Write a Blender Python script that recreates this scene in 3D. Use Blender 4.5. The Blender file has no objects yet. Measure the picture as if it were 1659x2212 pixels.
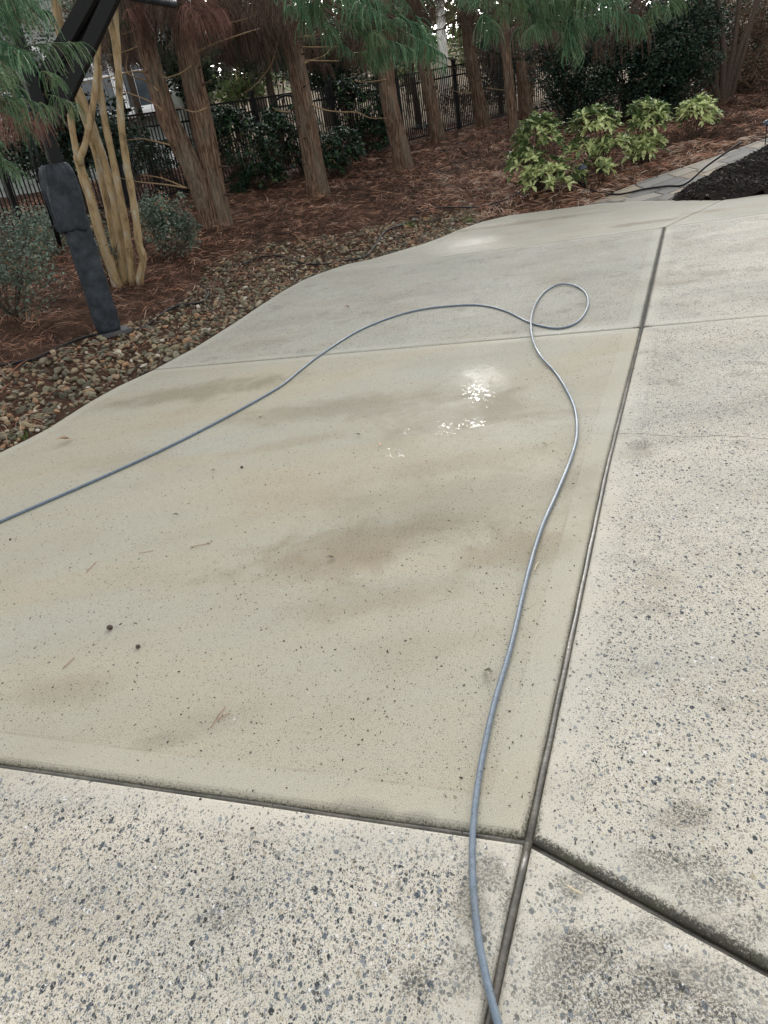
import bpy, math, random
import numpy as np
from math import sin, cos, radians, tan, pi
from mathutils import Vector, Matrix, noise as mnoise
from mathutils.geometry import delaunay_2d_cdt

R = random.Random(7)
NP = np.random.RandomState(11)
col = bpy.context.scene.collection
scene = bpy.context.scene

# ---------------------------------------------------------------- camera
PITCH, ROLL, EYE = radians(27), radians(9.5), 1.5
F_ = Vector((0, cos(PITCH), -sin(PITCH)))
R0 = Vector((1, 0, 0)); U0 = Vector((0, sin(PITCH), cos(PITCH)))
RI = R0 * cos(ROLL) - U0 * sin(ROLL)
UP = R0 * sin(ROLL) + U0 * cos(ROLL)
cam_d = bpy.data.cameras.new('camera')
cam = bpy.data.objects.new('camera', cam_d); col.objects.link(cam)
cam.matrix_world = Matrix(((RI.x, UP.x, -F_.x, 0), (RI.y, UP.y, -F_.y, 0), (RI.z, UP.z, -F_.z, EYE), (0, 0, 0, 1)))
cam_d.sensor_fit = 'HORIZONTAL'; cam_d.sensor_width = 36; cam_d.lens = 36.06
cam_d.clip_start = 0.05; cam_d.clip_end = 1000
scene.camera = cam

# ---------------------------------------------------------------- light
SUN_EL, SUN_AZ = radians(18), radians(9)          # low sun ahead, diffused by cloud and the tree belt
w = bpy.data.worlds.new('World'); scene.world = w; w.use_nodes = True
nt = w.node_tree; nt.nodes.clear()
sky = nt.nodes.new('ShaderNodeTexSky'); sky.sky_type = 'NISHITA'; sky.sun_disc = False
sky.sun_elevation = SUN_EL; sky.sun_rotation = SUN_AZ
sky.dust_density = 3.0; sky.ozone_density = 1.0
hs = nt.nodes.new('ShaderNodeHueSaturation'); hs.inputs['Saturation'].default_value = 0.10
bg = nt.nodes.new('ShaderNodeBackground'); bg.inputs['Strength'].default_value = 0.15
wo = nt.nodes.new('ShaderNodeOutputWorld')
nt.links.new(sky.outputs[0], hs.inputs['Color']); nt.links.new(hs.outputs[0], bg.inputs[0]); nt.links.new(bg.outputs[0], wo.inputs[0])
sd = bpy.data.lights.new('sun', 'SUN'); sd.energy = 0.55; sd.angle = radians(10); sd.color = (1.0, 0.95, 0.88)
so = bpy.data.objects.new('sun', sd); col.objects.link(so)
sdir = Vector((sin(SUN_AZ) * cos(SUN_EL), cos(SUN_AZ) * cos(SUN_EL), sin(SUN_EL)))
so.rotation_euler = sdir.to_track_quat('Z', 'Y').to_euler(); so.location = (0, 0, 20)
scene.view_settings.view_transform = 'Standard'; scene.view_settings.look = 'None'
scene.view_settings.exposure = 1.65; scene.view_settings.gamma = 1
scene.view_settings.use_curve_mapping = False
scene.render.engine = 'CYCLES'
scene.cycles.max_bounces = 6; scene.cycles.diffuse_bounces = 3; scene.cycles.glossy_bounces = 2
scene.cycles.transmission_bounces = 3; scene.cycles.transparent_max_bounces = 6

# ---------------------------------------------------------------- pixel -> world (measured on the photo at 1659 px width)
PW, PH, FX = 1659.0, 2212.0, 1923 * 1659 / 1920.0
def ray(px, py):
    return F_ + RI * ((px - PW / 2) / FX) + UP * (-(py - PH / 2) / FX)
def g(px, py, z=0.0):
    d = ray(px, py); t = (z - EYE) / d.z
    return Vector((d.x * t, d.y * t, z))
def atY(px, py, Y):
    d = ray(px, py); t = Y / d.y
    return Vector((d.x * t, Y, EYE + d.z * t))

# ---------------------------------------------------------------- driveway outline and terrain
EDGEPX = [(0, 975), (50, 951), (100, 925), (190, 868), (250, 835), (330, 798), (420, 750), (500, 700), (560, 660), (610, 628), (650, 606),
          (690, 590), (750, 570), (800, 560), (860, 542), (910, 528), (950, 513), (985, 498), (1010, 489), (1040, 479), (1100, 465),
          (1200, 452), (1290, 440), (1375, 434), (1460, 432), (1560, 432), (1659, 418)]
EDGE = [g(*p).xy for p in EDGEPX]
EDGE = [Vector((-7.0, 1.2)), Vector((-4.2, 2.6)), Vector((-2.9, 3.7))] + EDGE + [Vector((6.6, 8.6)), Vector((9.5, 6.5)), Vector((16, 0.0))]
EA = np.array([[p.x, p.y] for p in EDGE])
POLYD = np.vstack([EA, [[16, -12], [-7, -12]]])
def inside(x, y, poly):
    x = np.asarray(x, float); y = np.asarray(y, float); r = np.zeros(x.shape, bool)
    n = len(poly)
    for i in range(n):
        x1, y1 = poly[i]; x2, y2 = poly[(i + 1) % n]
        c = ((y1 > y) != (y2 > y))
        with np.errstate(divide='ignore', invalid='ignore'):
            xi = (x2 - x1) * (y - y1) / (y2 - y1 + 1e-12) + x1
        r ^= c & (x < xi)
    return r
def distline(x, y, P=EA):
    x = np.asarray(x, float); y = np.asarray(y, float); d = np.full(x.shape, 1e9)
    for i in range(len(P) - 1):
        a = P[i]; b = P[i + 1]; ab = b - a; L = ab @ ab
        t = np.clip(((x - a[0]) * ab[0] + (y - a[1]) * ab[1]) / L, 0, 1)
        d = np.minimum(d, np.hypot(x - a[0] - t * ab[0], y - a[1] - t * ab[1]))
    return d
def bedd(x, y):
    return np.where(inside(x, y, POLYD), -1.0, 1.0) * distline(x, y)
def terr(x, y):
    d = bedd(x, y); dd = np.maximum(0, d - 0.35)
    z = 1.1 * (1 - np.exp(-dd / 5.6))
    far = np.maximum(0, np.asarray(y, float) - 23)
    z = z + 0.10 * far * (1 - np.exp(-far / 8.0)) * np.exp(-np.maximum(0, far - 60) / 60)
    x = np.asarray(x, float); y = np.asarray(y, float)
    u = 0.03 * np.sin(x * 1.7 + y * .6) * np.sin(y * 1.3 - x * .4) + 0.012 * np.sin(x * 5.1 + 1) * np.sin(y * 4.3)
    z = z + u * np.clip(d - .3, 0, 1) - 0.03
    return np.where(d < -0.05, -0.16, np.where(d < 0, -0.06, z))
def T(x, y): return float(terr(np.array([x]), np.array([y]))[0])
def gt(px, py):
    """point where the sight line of a photo pixel meets the terrain"""
    d = ray(px, py); ts = np.linspace(1, 90, 3000)
    z = EYE + d.z * ts; h = terr(d.x * ts, d.y * ts)
    k = int(np.argmax(z < np.maximum(h, 0))) if (z < np.maximum(h, 0)).any() else len(ts) - 1
    t = ts[k]
    return Vector((d.x * t, d.y * t, float(h[k])))

# ---------------------------------------------------------------- helpers
def tag(o, label=None, cat=None, group=None, kind=None):
    if label: o['label'] = label
    if cat: o['category'] = cat
    if group: o['group'] = group
    if kind: o['kind'] = kind
    return o
def empty(name, loc, label=None, cat=None, group=None):
    o = bpy.data.objects.new(name, None); col.objects.link(o); o.location = loc
    o.empty_display_size = .1
    return tag(o, label, cat, group)
def link(name, me, parent=None, loc=None, rot=None, sc=None):
    """parent given: loc/rot are world values under an unrotated unscaled parent"""
    o = bpy.data.objects.new(name, me); col.objects.link(o)
    if parent is not None:
        o.parent = parent
        off = Vector(loc if loc is not None else (0, 0, 0)) - Vector(wloc(parent))
        o.location = off
    elif loc is not None: o.location = loc
    if rot is not None: o.rotation_euler = rot
    if sc is not None: o.scale = sc if hasattr(sc, '__len__') else (sc, sc, sc)
    return o
def wloc(o):
    v = Vector(o.location)
    while o.parent: o = o.parent; v = v + Vector(o.location)
    return v

def mesh_np(name, V, faces, mat, smooth=True, attrs=None):
    """faces: list of (N,k) int arrays"""
    me = bpy.data.meshes.new(name)
    V = np.asarray(V, np.float32).reshape(-1, 3)
    me.vertices.add(len(V)); me.vertices.foreach_set('co', V.ravel())
    loops = np.concatenate([np.asarray(f).ravel() for f in faces]).astype(np.int32)
    tot = np.concatenate([np.full(len(f), np.asarray(f).shape[1]) for f in faces]).astype(np.int32)
    st = np.concatenate([[0], np.cumsum(tot)[:-1]]).astype(np.int32)
    me.loops.add(len(loops)); me.loops.foreach_set('vertex_index', loops)
    me.polygons.add(len(tot)); me.polygons.foreach_set('loop_start', st)
    me.polygons.foreach_set('use_smooth', np.full(len(tot), smooth))
    for k, a in (attrs or {}).items():
        at = me.attributes.new(k, 'FLOAT', 'POINT'); at.data.foreach_set('value', np.asarray(a, np.float32).ravel())
    me.update(calc_edges=True); me.validate()
    if mat: me.materials.append(mat)
    return me

class MB:
    """collects polygons; build() links them as one mesh object"""
    def __init__(s): s.v = []; s.f = []
    def add(s, V, Fc):
        b = len(s.v); s.v += [tuple(p) for p in V]; s.f += [tuple(i + b for i in f) for f in Fc]; return s
    def box(s, c, d, rot=None, taper=1.0):
        c = Vector(c); P = []
        for sz in (-1, 1):
            k = 1 if sz < 0 else taper
            for sx, sy in ((-1, -1), (1, -1), (1, 1), (-1, 1)):
                p = Vector((sx * d[0] / 2 * k, sy * d[1] / 2 * k, sz * d[2] / 2))
                if rot is not None: p = rot @ p
                P.append(c + p)
        return s.add(P, [(0, 3, 2, 1), (4, 5, 6, 7), (0, 1, 5, 4), (1, 2, 6, 5), (2, 3, 7, 6), (3, 0, 4, 7)])
    def tube(s, pts, r, n=8, cap=True, prof=None, jit=None, ref=None):
        pts = [Vector(p) for p in pts]; m = len(pts)
        rr = r if hasattr(r, '__len__') else [r] * m
        V = []; nrm = Vector(ref) if ref is not None else None
        for i, p in enumerate(pts):
            d = (pts[min(i + 1, m - 1)] - pts[max(i - 1, 0)]).normalized()
            if nrm is None: nrm = d.orthogonal().normalized()
            nrm = (nrm - d * nrm.dot(d)).normalized(); b = d.cross(nrm)
            for k in range(n):
                a = 2 * pi * k / n; q = rr[i]
                if prof: q *= prof(a)
                if jit: q *= jit(a, i, p)
                V.append(p + nrm * (cos(a) * q) + b * (sin(a) * q))
        Fc = []
        for i in range(m - 1):
            for k in range(n):
                k2 = (k + 1) % n
                Fc.append((i * n + k, i * n + k2, (i + 1) * n + k2, (i + 1) * n + k))
        if cap:
            Fc.append(tuple(range(n - 1, -1, -1))); Fc.append(tuple((m - 1) * n + k for k in range(n)))
        return s.add(V, Fc)
    def mesh(s, name, mat, smooth=True, org=(0, 0, 0)):
        me = bpy.data.meshes.new(name); o = Vector(org)
        me.from_pydata([tuple(Vector(v) - o) for v in s.v], [], s.f)
        if smooth: me.polygons.foreach_set('use_smooth', [True] * len(me.polygons))
        me.update(); me.materials.append(mat); return me
    def build(s, name, mat, parent=None, smooth=True, loc=None):
        """vertices are world coordinates; the origin goes to the parent's place (or loc)"""
        org = wloc(parent) if parent is not None else Vector(loc if loc is not None else (0, 0, 0))
        me = s.mesh(name, mat, smooth, org)
        o = bpy.data.objects.new(name, me); col.objects.link(o)
        if parent is not None: o.parent = parent
        else: o.location = org
        return o

def crom(pts, step=6):
    pts = [Vector(p) for p in pts]; out = []
    for i in range(len(pts) - 1):
        p0 = pts[max(i - 1, 0)]; p1 = pts[i]; p2 = pts[i + 1]; p3 = pts[min(i + 2, len(pts) - 1)]
        for k in range(step):
            t = k / step
            out.append(0.5 * ((2 * p1) + (p2 - p0) * t + (2 * p0 - 5 * p1 + 4 * p2 - p3) * t * t + (3 * p1 - p0 - 3 * p2 + p3) * t ** 3))
    out.append(pts[-1]); return out

def rotmats(d, up=None, roll=None):
    """rotation matrices (N,3,3) taking +X to d, with +Z near up"""
    d = d / np.linalg.norm(d, axis=1, keepdims=True)
    up = np.tile([0, 0, 1.0], (len(d), 1)) if up is None else up
    y = np.cross(up, d); n = np.linalg.norm(y, axis=1, keepdims=True); y = np.where(n < 1e-4, [[0, 1, 0]], y / np.maximum(n, 1e-6))
    z = np.cross(d, y)
    if roll is not None:
        c = np.cos(roll)[:, None]; s = np.sin(roll)[:, None]; y, z = y * c + z * s, z * c - y * s
    return np.stack([d, y, z], axis=2)
def scatter(TV, TF, M, pos, sc, rnd=None):
    """copies of a small template -> vertices, faces, per-vertex random"""
    TV = np.asarray(TV, float); N = len(pos); k = len(TV)
    sc = np.asarray(sc, float)
    if sc.ndim == 1: sc = np.repeat(sc[:, None], 3, 1)
    V = np.einsum('nij,nkj->nki', M, TV[None] * sc[:, None, :]) + np.asarray(pos)[:, None, :]
    Fs = [(np.asarray(f)[None] + (np.arange(N) * k)[:, None, None]).reshape(-1, np.asarray(f).shape[1]) for f in TF]
    rnd = NP.rand(N) if rnd is None else rnd
    return V.reshape(-1, 3), Fs, np.repeat(rnd, k)

# ---------------------------------------------------------------- materials
class NT:
    def __init__(s, name):
        s.m = bpy.data.materials.new(name); s.m.use_nodes = True; s.t = s.m.node_tree; s.t.nodes.clear()
        s.b = s.n('ShaderNodeBsdfPrincipled'); s.o = s.n('ShaderNodeOutputMaterial'); s.l(s.b.outputs[0], s.o.inputs[0])
    def n(s, k, **kw):
        x = s.t.nodes.new(k)
        for a, v in kw.items(): setattr(x, a, v)
        return x
    def l(s, a, b): s.t.links.new(a, b)
    def put(s, sock, v):
        if isinstance(v, bpy.types.NodeSocket): s.l(v, sock)
        elif v is not None:
            if hasattr(v, '__len__') and len(v) == 3 and sock.type == 'RGBA': v = (*v, 1)
            sock.default_value = v
    def coord(s, kind='Object', scale=None):
        o = s.n('ShaderNodeTexCoord').outputs[kind] if kind != 'World' else s.n('ShaderNodeNewGeometry').outputs['Position']
        if scale is not None:
            m = s.n('ShaderNodeMapping'); s.l(o, m.inputs[0]); m.inputs['Scale'].default_value = scale if hasattr(scale, '__len__') else (scale,) * 3
            o = m.outputs[0]
        return o
    def noise(s, vec, scale=5, detail=3, rough=.55, dist=0, out='Fac'):
        x = s.n('ShaderNodeTexNoise'); s.l(vec, x.inputs['Vector'])
        x.inputs['Scale'].default_value = scale; x.inputs['Detail'].default_value = detail; x.inputs['Roughness'].default_value = rough
        x.inputs['Distortion'].default_value = dist; return x.outputs[out]
    def math(s, op, a, b=None, c=None, clamp=False):
        x = s.n('ShaderNodeMath', operation=op, use_clamp=clamp); s.put(x.inputs[0], a); s.put(x.inputs[1], b)
        if c is not None: s.put(x.inputs[2], c)
        return x.outputs[0]
    def mr(s, v, a, b, c=0.0, d=1.0, smooth=False):
        x = s.n('ShaderNodeMapRange'); x.clamp = True
        if smooth: x.interpolation_type = 'SMOOTHSTEP'
        s.put(x.inputs[0], v)
        for i, q in enumerate((a, b, c, d)): s.put(x.inputs[1 + i], q)
        return x.outputs[0]
    def mix(s, f, a, b, mode='MIX'):
        x = s.n('ShaderNodeMix', data_type='RGBA', blend_type=mode); s.put(x.inputs[0], f)
        s.put(x.inputs[6], a); s.put(x.inputs[7], b); return x.outputs[2]
    def ramp(s, f, stops, interp='LINEAR'):
        x = s.n('ShaderNodeValToRGB'); e = x.color_ramp.elements; x.color_ramp.interpolation = interp
        while len(e) < len(stops): e.new(0.5)
        for q, (p, c) in zip(e, stops): q.position = p; q.color = (*c, 1)
        s.put(x.inputs[0], f); return x.outputs[0]
    def bump(s, h, strength=.3, dist=.01, normal=None):
        x = s.n('ShaderNodeBump'); x.inputs['Strength'].default_value = strength; x.inputs['Distance'].default_value = dist
        s.l(h, x.inputs['Height'])
        if normal is not None: s.l(normal, x.inputs['Normal'])
        return x.outputs[0]
    def set(s, **kw):
        for k, v in kw.items():
            s.put(s.b.inputs[k.replace('_', ' ')], v)
        return s.m
def plain(name, c, rough=.6, var=.25, scale=20, bump=.15, metal=0.0, spec=.5, dist=.003):
    t = NT(name); co = t.coord('Object'); n = t.noise(co, scale, 4)
    k = t.mr(n, .25, .75, 1 - var, 1 + var)
    c2 = t.mix(1.0, c, t.n('ShaderNodeCombineColor').outputs[0], 'MULTIPLY')
    cc = t.t.nodes[-2] if False else None
    v = t.n('ShaderNodeVectorMath', operation='SCALE'); v.inputs[0].default_value = c; t.l(k, v.inputs['Scale'])
    t.set(Base_Color=v.outputs[0], Roughness=rough, Metallic=metal, Normal=t.bump(n, bump, dist))
    t.b.inputs['Specular IOR Level'].default_value = spec
    return t.m
def leafy(name, stops, rough=.45, trans=.25, rnd='attr', spots=None, spec=.16):
    """leaf material: colour from a per-leaf random number"""
    t = NT(name)
    if rnd == 'attr': a = t.n('ShaderNodeAttribute', attribute_name='rnd').outputs['Fac']
    else: a = t.n('ShaderNodeObjectInfo').outputs['Random']
    c = t.ramp(a, stops)
    if spots:
        n = t.noise(t.coord('World' if rnd == 'attr' else 'Object'), spots[0], 3, .6)
        c = t.mix(t.mr(n, spots[1], spots[1] + .1), c, spots[2])
    t.set(Base_Color=c, Roughness=rough)
    t.b.inputs['Specular IOR Level'].default_value = spec
    if trans:
        tr = t.n('ShaderNodeBsdfTranslucent'); t.l(c, tr.inputs[0])
        mx = t.n('ShaderNodeMixShader'); mx.inputs[0].default_value = trans
        t.l(t.b.outputs[0], mx.inputs[1]); t.l(tr.outputs[0], mx.inputs[2]); t.l(mx.outputs[0], t.o.inputs[0])
    return t.m

def concrete(name, exposed, tone=(0.50, 0.455, 0.375), grey=(0.415, 0.415, 0.37), puddles=(), stains=(), greyness=.5, tint=(.87, .875, .845), grime=()):
    t = NT(name); P = t.coord('World')
    at = t.n('ShaderNodeAttribute', attribute_name='edge').outputs['Fac']       # distance from the slab's rim (m)
    dirt_shade = t.n('ShaderNodeAttribute', attribute_name='dirt_shade').outputs['Fac']
    big = t.noise(t.coord('World', (.5, 1.5, 1)), 1.1, 4, .6, .4)
    mid = t.noise(P, 5, 4, .6); blot = t.noise(P, 3.2, 6, .68, .5); fine = t.noise(P, 260, 3, .7); sand = t.noise(P, 620, 2, .6); pit = t.noise(P, 130, 3, .75)
    c = t.mix(t.mr(big, .5 - .25 * greyness - .1, .72), tone, grey)
    warm = t.noise(t.coord('World', (.7, 1.1, 1)), 1.9, 3, .55)
    c = t.mix(t.mr(warm, .50, .72, 0, .4), c, (0.37, 0.29, 0.195))
    oliv = t.noise(t.coord('World', (.45, 1.6, 1)), 1.4, 4, .6, .6)
    c = t.mix(t.mr(oliv, .52, .76, 0, .38), c, (0.235, 0.215, 0.14))
    for (x, y, rx, ry, ang, colr, k) in stains:
        mp = t.n('ShaderNodeMapping'); mp.vector_type = 'TEXTURE'; t.l(P, mp.inputs[0])
        mp.inputs['Location'].default_value = (x, y, 0); mp.inputs['Rotation'].default_value = (0, 0, ang); mp.inputs['Scale'].default_value = (rx, ry, 50)
        ln = t.n('ShaderNodeVectorMath', operation='LENGTH'); t.l(mp.outputs[0], ln.inputs[0])
        d = t.math('ADD', ln.outputs['Value'], t.mr(blot, 0.25, .75, -.55, .55))
        c = t.mix(t.mr(d, 1.1, .2, 0, k, True), c, colr)
    # sand grain
    c = t.mix(t.mr(fine, .48, .72, 0, .5), c, (0.72, 0.65, 0.53)); c = t.mix(t.mr(fine, .50, .34, 0, .5), c, (0.24, 0.21, 0.165))
    c = t.mix(t.mr(pit, .62, .74, 0, .45), c, (0.14, 0.12, 0.10))
    c = t.mix(t.mr(sand, .54, .72, 0, .6), c, (0.15, 0.14, 0.13))
    # aggregate chips
    wv = t.n('ShaderNodeVectorMath', operation='MULTIPLY_ADD'); nv = t.noise(P, 75, 3, .6, 0, 'Color')
    t.l(nv, wv.inputs[0]); wv.inputs[1].default_value = (.013, .013, .0); t.l(P, wv.inputs[2])
    zone = t.mr(t.noise(P, 4.5, 4, .65), .3, .7, -.2, .16)
    hs = None
    for (sc, thr, r0, r1, st) in ((50, .78, .12, .42, 1.0), (90, .54, .16, .45, .95), (170, .50, .2, .46, .9), (330, .56, .2, .5, .8)):
        mp = t.n('ShaderNodeMapping'); t.l(wv.outputs[0], mp.inputs[0]); mp.inputs['Scale'].default_value = (1.25, .85, 0); mp.inputs['Rotation'].default_value = (0, 0, sc)
        v = t.n('ShaderNodeTexVoronoi'); v.voronoi_dimensions = '2D'; t.l(mp.outputs[0], v.inputs['Vector']); v.inputs['Scale'].default_value = sc
        sp = t.n('ShaderNodeSeparateColor'); t.l(v.outputs['Color'], sp.inputs[0])
        th = thr + (1 - exposed) * ((.985 if sc < 150 else .86) - thr)
        rad = t.mr(sp.outputs[1], 0, 1, r0 * (.5 + .5 * exposed), r1 * (.45 + .55 * exposed))
        edgek = t.mr(at, .02, .11, (1 - th) * .75, 0)
        pres = t.math('GREATER_THAN', sp.outputs[0], t.math('ADD', t.math('ADD', edgek, th), t.math('MULTIPLY', zone, exposed)))
        m = t.math('MULTIPLY', t.mr(t.math('SUBTRACT', rad, v.outputs['Distance']), -.03, .05), pres)
        if exposed > .5:
            cc = t.ramp(sp.outputs[2], [(0, (.015, .018, .02)), (.22, (.04, .048, .055)), (.42, (.11, .128, .148)), (.62, (.20, .225, .255)), (.78, (.30, .27, .21)), (.92, (.44, .38, .28)), (1, (.75, .76, .78))])
        else:
            cc = t.ramp(sp.outputs[2], [(0, (.03, .03, .028)), (.6, (.10, .095, .085)), (.9, (.2, .17, .13)), (1, (.55, .53, .5))])
        c = t.mix(t.math('MULTIPLY', m, st), c, cc)
        hs = m if hs is None else t.math('MAXIMUM', hs, m)
    if exposed > .5:                                     # dark grit worked into the worn surface
        gz_ = t.mr(t.noise(P, 3.2, 4, .7), .56, .74)
        for (x, y, rx, ry) in grime:
            mp = t.n('ShaderNodeMapping'); mp.vector_type = 'TEXTURE'; t.l(P, mp.inputs[0])
            mp.inputs['Location'].default_value = (x, y, 0); mp.inputs['Scale'].default_value = (rx, ry, 50)
            ln = t.n('ShaderNodeVectorMath', operation='LENGTH'); t.l(mp.outputs[0], ln.inputs[0])
            gz_ = t.math('MAXIMUM', gz_, t.mr(t.math('ADD', ln.outputs['Value'], t.mr(t.noise(P, 22, 4, .7), .25, .75, -.6, .6)), 1.1, .3, 0, 1.0, True))
        gs_ = t.mr(t.noise(P, 150, 4, .8), .45, .56)
        c = t.mix(t.math('MULTIPLY', t.math('MULTIPLY', gz_, gs_), .92), c, (0.075, 0.07, 0.058))
    # trowelled rim: paler, smoother
    rim = t.mr(at, .095, .105, 1, 0)
    c = t.mix(t.math('MULTIPLY', rim, .22), c, (0.50, 0.485, 0.43))
    line = t.math('MULTIPLY', t.mr(t.math('ABSOLUTE', t.math('SUBTRACT', at, .102)), 0, .006, 1, 0), t.mr(mid, .45, .6))
    c = t.mix(t.math('MULTIPLY', line, .3), c, (0.2, 0.18, 0.15))
    # dirt and moss in the groove, plus shade painted along the joint edges
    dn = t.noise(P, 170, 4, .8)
    dm = t.mr(t.math('ADD', dirt_shade, t.mr(dn, .25, .75, -.5, .5)), .42, .75)
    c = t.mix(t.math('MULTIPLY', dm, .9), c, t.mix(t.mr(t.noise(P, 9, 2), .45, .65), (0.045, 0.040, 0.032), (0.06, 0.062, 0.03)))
    c = t.mix(1.0, c, tint, 'MULTIPLY')
    t.b.inputs['Specular IOR Level'].default_value = .32
    rough = t.mr(t.noise(P, 2.3, 3), .35, .7, .74, .90)
    rough = t.mix(t.mr(oliv, .5, .7), rough, (.60, .60, .60))
    pm = None
    for (x, y, rx, ry, thr2) in [p for p in puddles if p[4] > 0]:
        mp = t.n('ShaderNodeMapping'); mp.vector_type = 'TEXTURE'; t.l(P, mp.inputs[0])
        mp.inputs['Location'].default_value = (x, y, 0); mp.inputs['Scale'].default_value = (rx, ry, 50)
        ln = t.n('ShaderNodeVectorMath', operation='LENGTH'); t.l(mp.outputs[0], ln.inputs[0])
        q_n = t.mr(t.noise(t.coord('World', (1, .6, 1)), 42, 4, .72), .3, .7)
        q = t.mr(t.math('SUBTRACT', q_n, t.math('MULTIPLY', t.math('POWER', ln.outputs['Value'], 2.0), .45)), thr2, thr2 + .05)
        pm = q if pm is None else t.math('MAXIMUM', pm, q)
    h = t.math('ADD', t.math('MULTIPLY', fine, .5), t.math('ADD', t.math('MULTIPLY', hs, .25), t.math('MULTIPLY', mid, 1.2)))
    bs = .55
    for (x, y, rx, ry, k_) in [p for p in puddles if p[4] < 0]:
        mp = t.n('ShaderNodeMapping'); mp.vector_type = 'TEXTURE'; t.l(P, mp.inputs[0])
        mp.inputs['Location'].default_value = (x, y, 0); mp.inputs['Scale'].default_value = (rx, ry, 50)
        ln = t.n('ShaderNodeVectorMath', operation='LENGTH'); t.l(mp.outputs[0], ln.inputs[0])
        rough = t.mix(t.mr(t.math('ADD', ln.outputs['Value'], t.mr(t.noise(P, 9, 5, .7), .3, .7, -.4, .4)), 1.1, .1, 0, -k_, True), rough, (.22, .22, .22))
    if pm is not None:
        c = t.mix(t.math('MULTIPLY', pm, .35), c, (0.28, 0.26, 0.215))
        rough = t.mix(pm, rough, (.12, .12, .12))
        h = t.math('MULTIPLY', h, t.mr(pm, 0, 1, 1, .4))
    t.set(Base_Color=c, Roughness=rough, Normal=t.bump(h, bs, .0035))
    return t.m

M = {}
M['ground'] = None
t = NT('bed_soil'); P = t.coord('World')
n1 = t.noise(P, 9, 5, .65); n2 = t.noise(t.coord('World', (1, 1, 1)), 60, 4, .7, 1.5); n3 = t.noise(P, .35, 3)
c = t.mix(t.mr(n1, .3, .7), (0.035, 0.022, 0.016), (0.12, 0.070, 0.048))
c = t.mix(t.mr(n2, .5, .72, 0, .7), c, (0.21, 0.115, 0.07))
sp = t.n('ShaderNodeSeparateXYZ'); t.l(P, sp.inputs[0])
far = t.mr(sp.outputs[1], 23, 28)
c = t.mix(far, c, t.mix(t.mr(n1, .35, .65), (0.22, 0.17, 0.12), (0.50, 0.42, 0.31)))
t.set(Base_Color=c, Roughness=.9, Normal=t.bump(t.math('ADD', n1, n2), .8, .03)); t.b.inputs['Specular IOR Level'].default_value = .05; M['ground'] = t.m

def strandmat(name, stops, rough=.65):
    return leafy(name, stops, rough, .12)
M['straw'] = leafy('pine_straw', [(0, (.03, .015, .010)), (.25, (.10, .055, .038)), (.5, (.25, .14, .097)), (.72, (.44, .21, .13)), (.88, (.55, .34, .22)), (1, (.62, .49, .39))], .7, .05)
M['conifer_green'] = leafy('conifer_green', [(0, (.03, .075, .042)), (.35, (.08, .18, .09)), (.75, (.22, .39, .22)), (.9, (.36, .52, .31)), (.96, (.26, .19, .12)), (1, (.33, .25, .17))], .45, .35, 'attr')
t = M['conifer_green'].node_tree; rp = [n for n in t.nodes if n.type == 'VALTORGB'][0]; oi = t.nodes.new('ShaderNodeObjectInfo')
mxg = t.nodes.new('ShaderNodeMix'); mxg.data_type = 'RGBA'; mr_ = t.nodes.new('ShaderNodeMapRange'); mr_.inputs[1].default_value = .45; mr_.inputs[2].default_value = 1.0; mr_.inputs[4].default_value = .6
t.links.new(oi.outputs['Random'], mr_.inputs[0]); t.links.new(mr_.outputs[0], mxg.inputs[0]); mxg.inputs[7].default_value = (.15, .19, .075, 1)
for lk in [l for l in t.links if l.from_node == rp]: t.links.new(mxg.outputs[2], lk.to_socket)
t.links.new(rp.outputs[0], mxg.inputs[6])
M['conifer_dull'] = leafy('conifer_dull', [(0, (.028, .040, .024)), (.5, (.055, .075, .040)), (1, (.11, .10, .06))], .65, .15, 'attr')
M['conifer_brown'] = leafy('conifer_brown', [(0, (.062, .040, .030)), (.5, (.135, .090, .068)), (1, (.22, .15, .115))], .75, .15, 'attr')
M['conifer_rust'] = leafy('conifer_rust', [(0, (.13, .065, .05)), (.5, (.23, .115, .09)), (1, (.33, .19, .15))], .75, .15, 'attr')
t = NT('cedar_bark')
co = t.coord('Object', (1, 1, .11)); n1 = t.noise(co, 46, 5, .65, .5); n2 = t.noise(t.coord('Object', (1, 1, .25)), 7, 4); n3 = t.noise(t.coord('Object', (1, 1, .04)), 110, 3)
c = t.ramp(n1, [(.28, (.022, .014, .009)), (.44, (.09, .056, .038)), (.56, (.19, .122, .083)), (.68, (.28, .195, .14)), (.82, (.38, .30, .235))])
c = t.mix(t.mr(n2, .45, .72, 0, .5), c, (.17, .17, .13))
t.set(Base_Color=c, Roughness=.9, Normal=t.bump(t.math('ADD', n1, t.math('MULTIPLY', n3, .4)), 1.0, .02)); t.b.inputs['Specular IOR Level'].default_value = .08; M['bark'] = t.m
t = NT('myrtle_bark'); n1 = t.noise(t.coord('Object', (1, 1, .35)), 14, 4, .6); n2 = t.noise(t.coord('Object', (1, 1, .12)), 60, 3)
c = t.ramp(n1, [(.28, (.12, .085, .045)), (.42, (.26, .185, .095)), (.52, (.36, .26, .135)), (.60, (.33, .27, .18)), (.72, (.47, .42, .32))])
t.set(Base_Color=c, Roughness=.6, Normal=t.bump(t.math('ADD', n1, n2), .4, .006)); t.b.inputs['Specular IOR Level'].default_value = .2; M['myrtle'] = t.m
M['twig'] = plain('bare_twig', (.25, .175, .10), .7, .3, 30, spec=.08)
M['darktwig'] = plain('dark_twig', (.075, .055, .042), .8, .3, 30, spec=.08)
M['greybark'] = plain('grey_bark', (.17, .145, .12), .9, .4, 12, .6, spec=.08)
M['palebark'] = plain('pale_bark', (.72, .70, .66), .7, .3, 6, .3)
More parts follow.
